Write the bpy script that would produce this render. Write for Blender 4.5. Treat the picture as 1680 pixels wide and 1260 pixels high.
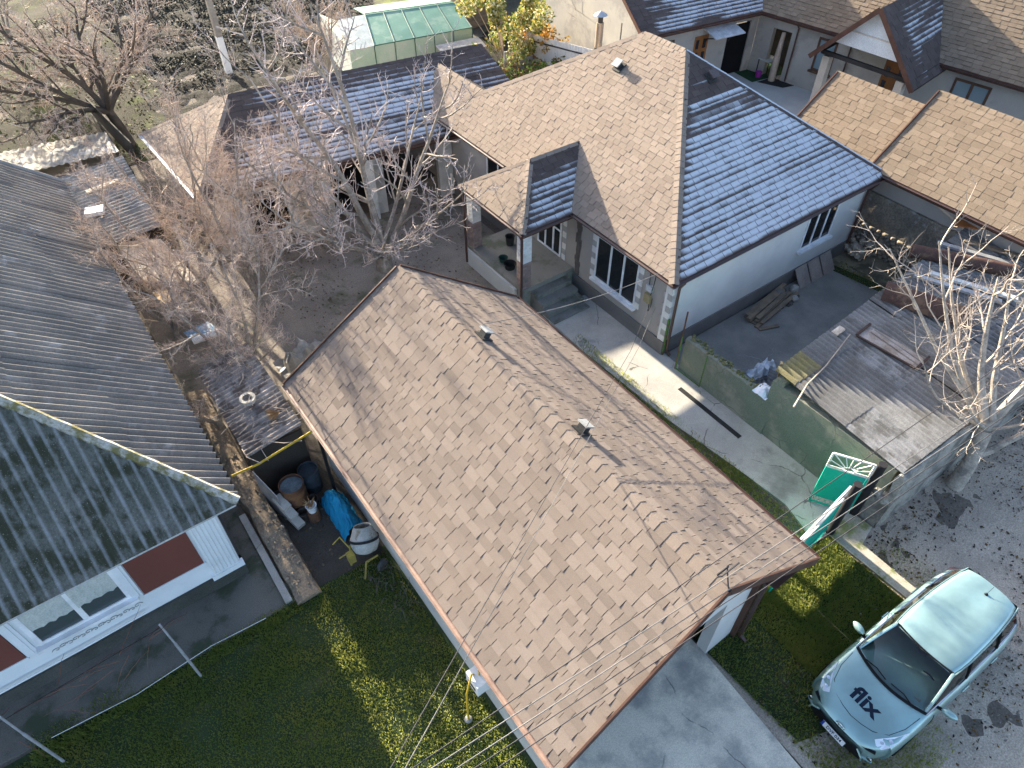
import bpy, bmesh, math, random
from mathutils import Vector, Matrix, noise
from mathutils.bvhtree import BVHTree
for _o in list(bpy.data.objects): bpy.data.objects.remove(_o)
SC = bpy.context.scene; COL = SC.collection
R = math.radians
# ---------------------------------------------------------------- camera
CAM_POS = Vector((0, 0, 15.0))
cd = bpy.data.cameras.new('camera'); cd.sensor_width = 36; cd.lens = 36*1160/1680
cd.clip_start = .1; cd.clip_end = 400
cam = bpy.data.objects.new('camera', cd); COL.objects.link(cam)
cam.location = CAM_POS; cam.rotation_euler = (R(44.0), 0, R(-36.06)); SC.camera = cam
def W(u, v, z):
    "point at height z on the sight line through a photograph pixel (camera resection)"
    x = (u-840)/1160; y = (630-v)/1160; d = cam.matrix_basis.to_3x3() @ Vector((x, y, -1)); return CAM_POS + d*((z-CAM_POS.z)/d.z)
# ---------------------------------------------------------------- sky, sun, exposure
SUN_EL, SUN_AZ = R(16.5), R(-1.2)          # azimuth from +Y towards +X
wd = bpy.data.worlds.new('World'); SC.world = wd; wd.use_nodes = True
nt = wd.node_tree; bg = nt.nodes['Background']
sk = nt.nodes.new('ShaderNodeTexSky'); sk.sky_type = 'NISHITA'; sk.sun_disc = False
sk.sun_elevation = SUN_EL; sk.sun_rotation = SUN_AZ; sk.air_density = .7; sk.dust_density = 2.0; sk.ozone_density = .5
nt.links.new(sk.outputs[0], bg.inputs[0]); bg.inputs[1].default_value = .115
sl = bpy.data.lights.new('sun', 'SUN'); sl.energy = 5.0; sl.angle = R(.5); sl.color = (1, .885, .70)
sun = bpy.data.objects.new('sun', sl); COL.objects.link(sun)
sd = Vector((math.sin(SUN_AZ)*math.cos(SUN_EL), math.cos(SUN_AZ)*math.cos(SUN_EL), math.sin(SUN_EL)))
sun.rotation_euler = sd.to_track_quat('Z', 'Y').to_euler(); sun.location = (0, 30, 30)
vs = SC.view_settings; vs.view_transform = 'Standard'; vs.look = 'None'; vs.gamma = 1; vs.exposure = 2.42; vs.use_curve_mapping = False
# ---------------------------------------------------------------- materials
class NT:
    def __init__(s, m): s.t = m.node_tree
    def n(s, ty, **kw):
        x = s.t.nodes.new('ShaderNode'+ty)
        for k, v in kw.items():
            if k.startswith('i_'): x.inputs[k[2:].replace('_', ' ')].default_value = v
            else: setattr(x, k, v)
        return x
    def l(s, a, b): s.t.links.new(a, b)
    def mix(s, fac, a, b, bt='MIX'):
        m = s.n('MixRGB', blend_type=bt)
        for k, v in ((0, fac), (1, a), (2, b)):
            if hasattr(v, 'links'): s.l(v, m.inputs[k])
            elif k == 0: m.inputs[0].default_value = v
            else: m.inputs[k].default_value = (*v, 1)
        return m.outputs[0]
    def ramp(s, fac, lo, hi):
        r = s.n('MapRange'); r.inputs[1].default_value = lo; r.inputs[2].default_value = hi; s.l(fac, r.inputs[0]); r.interpolation_type = 'SMOOTHSTEP'
        return r.outputs[0]
    def math(s, op, a, b):
        m = s.n('Math', operation=op)
        for k, v in ((0, a), (1, b)):
            if hasattr(v, 'links'): s.l(v, m.inputs[k])
            else: m.inputs[k].default_value = v
        return m.outputs[0]
    def noise(s, vec, sc, det=4, rough=.6, stretch=None):
        if stretch:
            mp = s.n('Mapping'); mp.inputs['Scale'].default_value = stretch; s.l(vec, mp.inputs[0]); vec = mp.outputs[0]
        x = s.n('TexNoise'); x.inputs['Scale'].default_value = sc; x.inputs['Detail'].default_value = det; x.inputs['Roughness'].default_value = rough
        s.l(vec, x.inputs['Vector']); return x.outputs['Fac']
MATS = {}
def M(name, c1, c2=None, rough=.85, sc=1.5, fine=30, finev=.25, bump=.15, bsc=None, isl=0., stain=None, stsc=.8, strange=(.5, .62),
      stretch=None, metal=0, frost=None, spec=.08, hue=None, speck=None, coat=0, crack=None):
    """weathered surface: two tones by broad noise, fine grain, relief, per-piece variation, optional stains"""
    if name in MATS: return MATS[name]
    m = bpy.data.materials.new(name); m.use_nodes = True; g = NT(m)
    p = g.t.nodes['Principled BSDF']; pos = g.n('NewGeometry'); P = pos.outputs['Position']
    c2 = c2 or tuple(x*.75 for x in c1)
    col = g.mix(g.ramp(g.noise(P, sc, 6, stretch=stretch), .33, .67), c1, c2)
    if hue:
        oi0 = g.n('ObjectInfo'); w0 = g.math('FRACT', g.math('ADD', g.math('MULTIPLY', pos.outputs['Random Per Island'], 7.31), g.math('MULTIPLY', oi0.outputs['Random'], 3.77)), 0)
        col = g.mix(g.ramp(w0, .25, .95), col, hue)
    fn = g.noise(P, fine, 5, .7)
    f = g.n('MapRange'); g.l(fn, f.inputs[0]); f.inputs[1].default_value = .3; f.inputs[2].default_value = .7; f.inputs[3].default_value = 1-finev; f.inputs[4].default_value = 1+finev
    fac = f.outputs[0]
    if isl:
        oi = g.n('ObjectInfo')
        w = g.math('FRACT', g.math('ADD', pos.outputs['Random Per Island'], oi.outputs['Random']), 0)
        r = g.n('MapRange'); g.l(w, r.inputs[0]); r.inputs[3].default_value = 1-isl; r.inputs[4].default_value = 1+isl
        fac = g.math('MULTIPLY', fac, r.outputs[0])
    cc = g.n('CombineXYZ')
    for k in range(3): g.l(fac, cc.inputs[k])
    col = g.mix(1.0, col, cc.outputs[0], 'MULTIPLY')
    if stain: col = g.mix(g.ramp(g.noise(P, stsc, 8, .68), *strange), col, stain)
    if crack:                                   # irregular hairline cracks, broken up by noise
        nv = g.n('TexNoise'); nv.inputs['Scale'].default_value = 1.7; nv.inputs['Detail'].default_value = 5; g.l(P, nv.inputs['Vector'])
        vo = g.n('TexVoronoi', feature='DISTANCE_TO_EDGE'); vo.inputs['Scale'].default_value = crack[0]
        g.l(g.mix(.12, P, nv.outputs['Color']) if False else g.mix(.35, P, nv.outputs['Color'], 'ADD'), vo.inputs['Vector'])
        ck = g.math('MULTIPLY', g.ramp(vo.outputs['Distance'], .007, .002), g.ramp(g.noise(P, .9, 3), .48, .58)); col = g.mix(g.math('MULTIPLY', ck, .8), col, crack[1])
    if speck: col = g.mix(g.ramp(g.noise(P, fine*2.2, 3, .5), .66, .7), col, speck)
    if frost:
        at = g.n('Attribute', attribute_name='frost')
        nz = g.noise(P, 2.2, 6, .6, (1, 1, 1)); n2 = g.noise(P, 38, 4, .7)
        k = g.math('ADD', at.outputs['Fac'], g.math('MULTIPLY', g.math('SUBTRACT', nz, .5), .5))
        k = g.math('ADD', k, g.math('MULTIPLY', g.math('SUBTRACT', n2, .5), .15))
        col = g.mix(g.math('MULTIPLY', g.ramp(k, .30, .75), .88), col, frost)
    g.l(col, p.inputs['Base Color'])
    p.inputs['Roughness'].default_value = rough; p.inputs['Metallic'].default_value = metal; p.inputs['Specular IOR Level'].default_value = spec
    p.inputs['Coat Weight'].default_value = coat; p.inputs['Coat Roughness'].default_value = .04
    if bump:
        b = g.n('Bump'); b.inputs['Strength'].default_value = bump; b.inputs['Distance'].default_value = .03
        g.l(g.noise(P, bsc or fine, 6, .65), b.inputs['Height']); g.l(b.outputs[0], p.inputs['Normal'])
    MATS[name] = m; return m
def glass(name, col, rough=.05, trans=0, alpha=1):
    if name in MATS: return MATS[name]
    m = bpy.data.materials.new(name); m.use_nodes = True; p = m.node_tree.nodes['Principled BSDF']
    p.inputs['Base Color'].default_value = (*col, 1); p.inputs['Roughness'].default_value = rough
    p.inputs['Specular IOR Level'].default_value = .6; p.inputs['Transmission Weight'].default_value = trans; p.inputs['Alpha'].default_value = alpha
    g = NT(m); pos = g.n('NewGeometry'); b = g.n('Bump'); b.inputs['Strength'].default_value = .05
    g.l(g.noise(pos.outputs['Position'], 2, 2), b.inputs['Height']); g.l(b.outputs[0], p.inputs['Normal'])
    MATS[name] = m; return m
def translucent(m, col, fac):
    """thin leaf: part of the light passes through"""
    g = NT(m); p = g.t.nodes['Principled BSDF']; out = g.t.nodes['Material Output']; tr = g.n('BsdfTranslucent'); tr.inputs[0].default_value = (*col, 1)
    mx = g.n('MixShader'); mx.inputs[0].default_value = fac; g.l(p.outputs[0], mx.inputs[1]); g.l(tr.outputs[0], mx.inputs[2]); g.l(mx.outputs[0], out.inputs[0]); return m
# ---------------------------------------------------------------- objects
WM = {}
def link(o, parent=None, world=None):
    COL.objects.link(o); w = world if world is not None else Matrix.Translation(o.location)
    if parent is not None:
        o.parent = parent; o.matrix_parent_inverse = WM[parent.name].inverted()
    WM[o.name] = w
    return o
def tag(o, label, cat, group=None):
    o['label'] = label; o['category'] = cat
    if group: o['group'] = group
    return o
def kind(o, k): o['kind'] = k; return o
def thing(name, loc, label, cat, group=None):
    o = bpy.data.objects.new(name, None); o.empty_display_size = .2; o.location = loc
    link(o); return tag(o, label, cat, group)
def V(*a): return Vector(a)
class MB:
    """collects shapes (world coordinates) and links them as ONE mesh object"""
    def __init__(s): s.v = []; s.f = []; s.mi = []; s.attr = []; s.sm = []
    def add(s, vs_, fs, mi=0, at=None, smooth=False):
        b = len(s.v); s.v += [Vector(x) for x in vs_]
        for f in fs: s.f.append([b+i for i in f]); s.mi.append(mi); s.sm.append(smooth)
        s.attr += at if at else [0.]*len(vs_)
        return s
    def box(s, lo, hi, mi=0, rz=0, about=None, M4=None):
        x0, y0, z0 = lo; x1, y1, z1 = hi
        vv = [V(x, y, z) for z in (z0, z1) for x, y in ((x0, y0), (x1, y0), (x1, y1), (x0, y1))]
        if rz:
            c = Vector(about) if about else V((x0+x1)/2, (y0+y1)/2, 0); m = Matrix.Rotation(rz, 4, 'Z')
            vv = [m @ (q-V(c.x, c.y, 0)) + V(c.x, c.y, 0) for q in vv]
        if M4 is not None: vv = [M4 @ q for q in vv]
        return s.add(vv, [(3, 2, 1, 0), (4, 5, 6, 7), (0, 1, 5, 4), (1, 2, 6, 5), (2, 3, 7, 6), (3, 0, 4, 7)], mi)
    def beam(s, a, b, w, h, up=V(0, 0, 1), mi=0):
        a = Vector(a); b = Vector(b); d = (b-a).normalized(); x = d.cross(up)
        if x.length < 1e-4: x = d.cross(V(1, 0, 0))
        x.normalize(); y = x.cross(d).normalized()
        vv = [p + x*sx*w/2 + y*sy*h/2 for p in (a, b) for sx, sy in ((-1, -1), (1, -1), (1, 1), (-1, 1))]
        return s.add(vv, [(0, 1, 2, 3), (7, 6, 5, 4), (4, 5, 1, 0), (5, 6, 2, 1), (6, 7, 3, 2), (7, 4, 0, 3)], mi)
    def slab(s, poly, t, mi=0, dirn=None):
        """polygon in 3D thickened downwards along its normal"""
        p = [Vector(q) for q in poly]; n = (p[1]-p[0]).cross(p[2]-p[0]).normalized()
        if n.z < 0 or (abs(n.z) < 1e-6 and False): p.reverse(); n = -n
        if dirn is not None: n = -Vector(dirn)
        k = len(p); b = [q-n*t for q in p]
        return s.add(p+b, [tuple(range(k)), tuple(range(2*k-1, k-1, -1))]+[((i+1) % k, i, k+i, k+(i+1) % k) for i in range(k)], mi)
    def tube(s, pts, r, n=6, cap=True, mi=0, smooth=True):
        pts = [Vector(p) for p in pts]; k = len(pts); rs = r if isinstance(r, (list, tuple)) else [r]*k
        vv = []; x = None
        for i, p in enumerate(pts):
            d = (pts[min(i+1, k-1)]-pts[max(i-1, 0)])
            d = d.normalized() if d.length > 1e-9 else V(0, 0, 1)
            if x is None: x = d.orthogonal().normalized()
            else:
                x = x - d*x.dot(d)
                x = x.normalized() if x.length > 1e-6 else d.orthogonal().normalized()
            y = d.cross(x)
            for j in range(n):
                a = 2*math.pi*j/n; vv.append(p + (x*math.cos(a)+y*math.sin(a))*rs[i])
        ff = [(i*n+j, i*n+(j+1) % n, (i+1)*n+(j+1) % n, (i+1)*n+j) for i in range(k-1) for j in range(n)]
        if cap: ff += [tuple(range(n-1, -1, -1)), tuple(range((k-1)*n, k*n))]
        return s.add(vv, ff, mi, smooth=smooth)
    def lathe(s, c, prof, n=20, mi=0, axis=None, cap=True):
        """profile [(r, z)] turned about a vertical (or given) axis at c"""
        c = Vector(c); q = Matrix.Identity(3) if axis is None else V(0, 0, 1).rotation_difference(Vector(axis)).to_matrix()
        vv = [c + q @ V(r*math.cos(2*math.pi*j/n), r*math.sin(2*math.pi*j/n), z) for r, z in prof for j in range(n)]
        k = len(prof)
        ff = [(i*n+j, i*n+(j+1) % n, (i+1)*n+(j+1) % n, (i+1)*n+j) for i in range(k-1) for j in range(n)]
        if cap: ff += [tuple(range(n-1, -1, -1)), tuple(range((k-1)*n, k*n))]
        return s.add(vv, ff, mi, smooth=True)
    def build(s, name, mat, parent=None, origin=None, sharp=40, attr=None):
        me = bpy.data.meshes.new(name)
        if origin is None:
            xs = [q.x for q in s.v]; ys = [q.y for q in s.v]; zs = [q.z for q in s.v]
            origin = V((min(xs)+max(xs))/2, (min(ys)+max(ys))/2, min(zs))
        origin = Vector(origin)
        me.from_pydata([q-origin for q in s.v], [], s.f)
        for m in (mat if isinstance(mat, (list, tuple)) else [mat]): me.materials.append(m)
        me.polygons.foreach_set('material_index', s.mi)
        if any(s.sm):
            me.polygons.foreach_set('use_smooth', s.sm)
            try: me.set_sharp_from_angle(angle=R(sharp))
            except Exception: pass
        if attr:
            a = me.attributes.new(attr, 'FLOAT', 'POINT'); a.data.foreach_set('value', s.attr)
        me.update()
        o = bpy.data.objects.new(name, me); o.location = origin
        return link(o, parent)
def clip_poly(poly, cl):
    """Sutherland-Hodgman, cl convex and counter-clockwise"""
    out = poly
    for i in range(len(cl)):
        (ax, ay), (bx, by) = cl[i], cl[(i+1) % len(cl)]; ex, ey = bx-ax, by-ay
        inp = out; out = []
        if not inp: break
        for j in range(len(inp)):
            p, q = inp[j-1], inp[j]
            dp = ex*(p[1]-ay)-ey*(p[0]-ax); dq = ex*(q[1]-ay)-ey*(q[0]-ax)
            if (dp < 0) != (dq < 0):
                t = dp/(dp-dq); out.append((p[0]+(q[0]-p[0])*t, p[1]+(q[1]-p[1])*t))
            if dq >= 0: out.append(q)
    return out
def area2(p): return .5*sum(p[i-1][0]*p[i][1]-p[i][0]*p[i-1][1] for i in range(len(p)))
class Face:
    """frame of a sloping face: p0->p1 runs along the eave, v climbs the slope"""
    def __init__(s, poly):
        s.P = [Vector(q) for q in poly]; s.o = s.P[0]; s.u = (s.P[1]-s.P[0]).normalized()
        n = V(0, 0, 0)
        for i in range(1, len(s.P)-1): n += (s.P[i]-s.P[0]).cross(s.P[i+1]-s.P[0])
        s.n = n.normalized()
        if s.n.z < 0: s.n = -s.n
        s.v = s.n.cross(s.u).normalized()
        s.p2 = [((q-s.o).dot(s.u), (q-s.o).dot(s.v)) for q in s.P]
        if area2(s.p2) < 0: s.p2.reverse()
        s.umin = min(a for a, b in s.p2); s.umax = max(a for a, b in s.p2); s.vmin = min(b for a, b in s.p2); s.vmax = max(b for a, b in s.p2)
    def at(s, a, b, h=0): return s.o + s.u*a + s.v*b + s.n*h
    def mat(s, a, b, h=0):
        m = Matrix.Identity(4)
        for i, ax in enumerate((s.u, s.v, s.n)):
            for k in range(3): m[k][i] = ax[k]
        m.translation = s.at(a, b, h); return m
TABS = {}
def tab_mesh(w, ln, hb, mat, frosty=False):
    key = (round(w, 3), round(ln, 3), round(hb, 4), mat.name)
    if key not in TABS:
        me = bpy.data.meshes.new('shingle'); ht = .003; g = .006
        me.from_pydata([(g, 0, 0), (w-g, 0, 0), (w-g, ln, 0), (g, ln, 0), (g, 0, hb), (w-g, 0, hb), (w-g, ln, ht), (g, ln, ht)], [],
                       [(4, 5, 6, 7), (0, 1, 5, 4), (1, 2, 6, 5), (2, 3, 7, 6), (3, 0, 4, 7)])
        me.materials.append(mat); TABS[key] = me
    return TABS[key]
class Shingles:
    """lays shingle tabs over roof faces; the nearest become objects of their own, the rest one part"""
    def __init__(s, seed): s.rng = random.Random(seed); s.cand = []; s.mb = MB()
    def lay(s, poly, mat, exp=.19, ws=(.26, .33, .4), hs=(.007, .012, .018), frost=None, slot=0, inst=True):
        F = Face(poly); r = s.rng; nrow = int((F.vmax-F.vmin)/exp)+1; ln = exp*1.22
        for k in range(nrow):
            v0 = F.vmin + k*exp; a = F.umin - r.random()*.35; last = 0
            while a < F.umax:
                w = r.choice(ws); hb = r.choice([h for h in hs if h != last] or hs); last = hb
                rect = [(a, v0), (a+w, v0), (a+w, v0+ln), (a, v0+ln)]
                cp = clip_poly(rect, F.p2); full = len(cp) == 4 and abs(area2(cp)-w*ln) < 1e-5
                if full and inst and not frost: s.cand.append(((F.at(a+w/2, v0+ln/2)-CAM_POS).length, F, a, v0, w, ln, hb, mat, slot))
                elif len(cp) >= 3 and area2(cp) > 1e-4: s.piece(F, cp, v0, ln, hb, slot, frost, w, a)
                a += w
    def piece(s, F, cp, v0, ln, hb, slot, frost, w=0, a=0):
        g = .006; cp = [(x+g if abs(x-a) < 1e-6 else x-g if abs(x-a-w) < 1e-6 else x, y) for x, y in cp]
        top = [F.at(x, y, hb+(.003-hb)*max(0, min(1, (y-v0)/ln))) for x, y in cp]; bot = [F.at(x, y) for x, y in cp]; k = len(cp)
        if frost:                                   # rime lies on the upper face, thinner towards the lower lip; edges stay bare
            j = s.rng.uniform(-.05, .05); s.mb.add(top, [tuple(range(k))], slot, [frost(F, x, y)+j-(.78 if y < v0+.02 else 0) for x, y in cp])
            s.mb.add(top+bot, [(i, k+i, k+(i+1) % k, (i+1) % k) for i in range(k)], slot, [-1.]*(2*k))
        else: s.mb.add(top+bot, [tuple(range(k))]+[(i, k+i, k+(i+1) % k, (i+1) % k) for i in range(k)], slot)
    def done(s, roof, n, mats):
        s.cand.sort(key=lambda c: c[0])
        for c in s.cand[:n]:
            _, F, a, v0, w, ln, hb, mat, slot = c
            o = bpy.data.objects.new('shingle', tab_mesh(w, ln, hb, mat)); m = F.mat(a, v0); o.matrix_world = m
            link(o, roof, m)
        for c in s.cand[n:]:
            _, F, a, v0, w, ln, hb, mat, slot = c
            s.piece(F, [(a, v0), (a+w, v0), (a+w, v0+ln), (a, v0+ln)], v0, ln, hb, slot, None, w, a)
        if s.mb.v: kind(s.mb.build('shingle_courses', mats, roof, attr='frost'), 'stuff')
def ridge_caps(roof, a, b, n1, n2, mat, step=.24, w=.15, limit=80, frost=0):
    """bent cap pieces along a ridge or hip from a up to b; n1, n2 normals of the two faces"""
    a = Vector(a); b = Vector(b); d = (b-a).normalized(); L = (b-a).length
    s1 = d.cross(n1).normalized(); s2 = d.cross(n2).normalized()
    if s1.dot(n2) > 0: s1 = -s1
    if s2.dot(n1) > 0: s2 = -s2
    up = (Vector(n1)+Vector(n2)).normalized()
    def mk(ln):
        hb, ht = .017, .008; vv = []
        for y, h in ((0, hb), (ln, ht)):
            vv += [s1*w*.95 + d*y + Vector(n1)*h, s1*w*.35+d*y+Vector(n1)*(h+.004), d*y + up*(h+.008), s2*w*.35+d*y+Vector(n2)*(h+.004), s2*w*.95 + d*y + Vector(n2)*h]
        k = len(vv); vv2 = vv + [s1*w*.95, d*0, s2*w*.95]
        ff = [(i, i+1, i+6, i+5) for i in range(4)] + [(k, 0, 5), ] + [(k, k+1, 2, 1, 0), (k+1, k+2, 4, 3, 2)]
        me = bpy.data.meshes.new('ridge_cap'); me.from_pydata(vv2, [], [f for f in ff if len(f) > 3]); me.materials.append(mat)
        if frost:
            at = me.attributes.new('frost', 'FLOAT', 'POINT'); at.data.foreach_set('value', [frost*(.9 if i % 5 >= 2 else .2) for i in range(len(vv2))])
        return me
    me = mk(step*1.2); k = int(L/step)
    for i in range(k):
        o = bpy.data.objects.new('ridge_cap', me); o.location = a + d*(i*step); link(o, roof)
def corrugated(parent, poly, mat, pitch=.2, amp=.026, su=1.1, sv=1.6, name='roof_sheet', seed=1, thick=.008, sub=8, jitter=.012, rime=0):
    """roof of corrugated sheets, each sheet an object; waves run up the slope"""
    F = Face(poly); r = random.Random(seed); su = max(1, round(su/pitch))*pitch; objs = []
    nv = max(1, math.ceil((F.vmax-F.vmin)/sv)); nu = math.ceil((F.umax-F.umin)/su)
    for iv in range(nv):
        for iu in range(nu):
            a0 = F.umin+iu*su; v0 = F.vmin+iv*sv; a1 = a0+su+pitch*.3; v1 = v0+sv+.08
            off = r.uniform(-1, 1)*jitter; lift = .012; dv = r.uniform(-.03, .03) if iv else 0
            vv = []; ff = []; key = {}; rm = []
            n = int(round((a1-a0)/pitch*sub))
            for i in range(n):
                x0 = a0+(a1-a0)*i/n; x1 = a0+(a1-a0)*(i+1)/n
                cp = clip_poly([(x0, v0+dv), (x1, v0+dv), (x1, v1), (x0, v1)], F.p2)
                if len(cp) < 3 or abs(area2(cp)) < 1e-5: continue
                f = []
                for x, y in cp:
                    kk = (round(x, 4), round(y, 4))
                    if kk not in key:
                        key[kk] = len(vv); t = (y-v0)/(v1-v0)
                        vv.append(F.at(x, y, amp*math.cos(2*math.pi*(x-F.umin)/pitch)+amp+lift*(1-t)+off))
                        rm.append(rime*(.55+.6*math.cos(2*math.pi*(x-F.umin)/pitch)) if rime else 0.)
                    if not f or f[-1] != key[kk]: f.append(key[kk])
                if len(f) > 1 and f[0] == f[-1]: f.pop()
                if len(f) >= 3: ff.append(f)
            if not ff: continue
            m = MB(); m.add(vv, ff, at=rm, smooth=True); o = m.build(name, mat, parent, sharp=80, attr='frost' if rime else None)
            if thick:
                md = o.modifiers.new('thickness', 'SOLIDIFY'); md.thickness = thick; md.offset = -1; md.use_rim = False
            objs.append(o)
    return objs
def gutter(parent, a, b, mat, r=.065, name='gutter', drop=.02):
    """open half-round gutter along an eave"""
    a = Vector(a)-V(0, 0, drop); b = Vector(b)-V(0, 0, drop); d = (b-a).normalized(); x = d.cross(V(0, 0, 1)).normalized(); m = MB(); n = 8
    for ro, fl in ((r, 0), (r*.86, 1)):
        vv = [p + x*math.cos(math.pi*j/n)*ro - V(0, 0, 1)*math.sin(math.pi*j/n)*ro for p in (a, b) for j in range(n+1)]
        ff = [(j, j+1, n+2+j, n+1+j) if fl else (j+1, j, n+1+j, n+2+j) for j in range(n)]
        m.add(vv, ff, smooth=True)
    for sgn in (1, -1): m.beam(a+x*sgn*r*.93, b+x*sgn*r*.93, r*.16, .012)
    for p in (a, b): m.add([p + x*math.cos(math.pi*j/n)*r - V(0, 0, 1)*math.sin(math.pi*j/n)*r for j in range(n+1)], [tuple(range(n+1))])
    return m.build(name, mat, parent)
def window(parent, o, u, w, h, n=3, bars=None, depth=.09, frame=.06, fm=None, gm=None, name='window', sill=True, mulls=None, out=None):
    """window in a wall: o lower corner on the wall face, u along the wall; frame, mullions, one pane object per light"""
    o = Vector(o); u = Vector(u).normalized(); up = V(0, 0, 1); nrm = Vector(out) if out else u.cross(up)
    def B(m, a0, z0, a1, z1, d0, d1):
        c = [o+u*a+up*z+nrm*d for d in (d0, d1) for a, z in ((a0, z0), (a1, z0), (a1, z1), (a0, z1))]
        m.add(c, [(0, 1, 2, 3), (7, 6, 5, 4), (4, 5, 1, 0), (5, 6, 2, 1), (6, 7, 3, 2), (7, 4, 0, 3)])
    f = MB(); B(f, 0, 0, w, frame, -.02, .03); B(f, 0, h-frame, w, h, -.02, .03); B(f, 0, frame, frame, h-frame, -.02, .03); B(f, w-frame, frame, w, h-frame, -.02, .03)
    xs = mulls or [w*i/n for i in range(1, n)]
    for x in xs: B(f, x-frame*.6, frame, x+frame*.6, h-frame, -.02, .025)
    for (x0, x1, z) in (bars or []): B(f, x0, z-.03, x1, z+.03, -.02, .024)
    fo = f.build(name, fm, parent)
    ed = [0]+list(xs)+[w]
    for i in range(len(ed)-1):
        p = MB(); B(p, ed[i]+frame*.5, frame*.9, ed[i+1]-frame*.5, h-frame*.9, -.015, .006); p.build('pane', gm, fo)
    if sill:
        s_ = MB(); B(s_, -.08, -.09, w+.08, -.005, -.02, .14); s_.build('sill', fm, fo)
    return fo
def wall_with_holes(m, a, b, z0, z1, t, holes, mi=0):
    """wall from a to b (2D), outer face on the line, thickness t to the left; holes (s0, s1, h0, h1)"""
    a = V(*a, 0); b = V(*b, 0); d = (b-a).normalized(); a = a+d*.003; L = (b-a).length-.003; nn = V(-d.y, d.x, 0)
    xs = sorted({0, L, *[h[0] for h in holes], *[h[1] for h in holes]})
    for i in range(len(xs)-1):
        x0, x1 = xs[i], xs[i+1]; hs = sorted([h for h in holes if h[0] <= x0+1e-6 and h[1] >= x1-1e-6], key=lambda h: h[2]); z = z0
        for h in hs+[(0, 0, z1, z1)]:
            if h[2] > z+1e-4:
                vv = [a+d*x+nn*k+V(0, 0, zz) for zz in (z, h[2]) for x, k in ((x0, 0), (x1, 0), (x1, t), (x0, t))]
                m.add(vv, [(3, 2, 1, 0), (4, 5, 6, 7), (0, 1, 5, 4), (1, 2, 6, 5), (2, 3, 7, 6), (3, 0, 4, 7)], mi)
            z = max(z, h[3])
# ---------------------------------------------------------------- material palette
SH = M('shingle_brown', (.188, .152, .126), (.162, .133, .112), .92, .8, 70, .16, .35, isl=.085, hue=(.202, .166, .14), spec=.04, stain=(.165, .128, .105), stsc=.55, strange=(.55, .8))
SHM = M('shingle_beige', (.228, .186, .15), (.204, .165, .134), .92, .7, 70, .14, .35, isl=.07, hue=(.238, .194, .158), spec=.04, stain=(.19, .15, .12), stsc=.5, strange=(.55, .8))
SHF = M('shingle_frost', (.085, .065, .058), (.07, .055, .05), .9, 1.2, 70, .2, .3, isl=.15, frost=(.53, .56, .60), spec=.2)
SHO = M('shingle_ochre', (.178, .138, .102), (.16, .125, .093), .92, 1.0, 70, .15, .35, isl=.08, hue=(.19, .15, .112), spec=.04)
BROWN = M('brown_metal', (.075, .04, .032), (.06, .034, .03), .4, 3, 40, .1, .03, spec=.5)
BRTRIM = M('brown_trim', (.10, .055, .042), None, .55, 3, 40, .1, .05)
DECK = M('roof_felt', (.05, .042, .038), None, .95)
PLAST = M('grey_render', (.36, .325, .29), (.31, .285, .26), .92, .9, 60, .12, .25, stain=(.25, .235, .22), stsc=.5, strange=(.52, .75))
PLASTW = M('pale_render', (.52, .54, .52), (.46, .48, .47), .9, .8, 60, .1, .2, stain=(.36, .37, .36), stsc=.5, strange=(.55, .8))
PLINTH = M('plinth_concrete', (.19, .18, .17), (.15, .145, .14), .95, 1.2, 40, .25, .3)
CONC = M('yard_concrete', (.46, .435, .39), (.35, .33, .30), .93, .8, 45, .22, .25, stain=(.22, .21, .19), stsc=.7, strange=(.52, .72), crack=(.45, (.09, .085, .07)))
SLABM = M('driveway_concrete', (.72, .65, .52), (.55, .50, .41), .93, .9, 40, .25, .3, stain=(.34, .325, .29), stsc=.9, strange=(.45, .66), crack=(.4, (.13, .13, .12)), speck=(.55, .55, .53))
WHITE = M('white_paint', (.80, .80, .79), (.74, .74, .73), .5, 2, 40, .06, .05)
PVC = M('white_frame', (.82, .83, .84), None, .3, 2, 40, .04, 0)
GLS = glass('window_glass', (.012, .014, .016), .03)
WOOD = M('old_wood', (.26, .20, .14), (.17, .14, .11), .9, 3, 50, .3, .3, stretch=(1, 1, 4))
RUST = M('rusty_metal', (.14, .07, .045), (.09, .05, .035), .8, 3, 50, .35, .3, stain=(.2, .1, .05), stsc=2)
GALV = M('galvanised', (.45, .46, .47), (.36, .37, .38), .45, 4, 30, .15, .05, metal=.5)
DIRT = M('bare_earth', (.16, .135, .11), (.115, .10, .085), .97, .5, 22, .4, .6, stain=(.20, .175, .145), stsc=.9, strange=(.55, .75))
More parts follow.
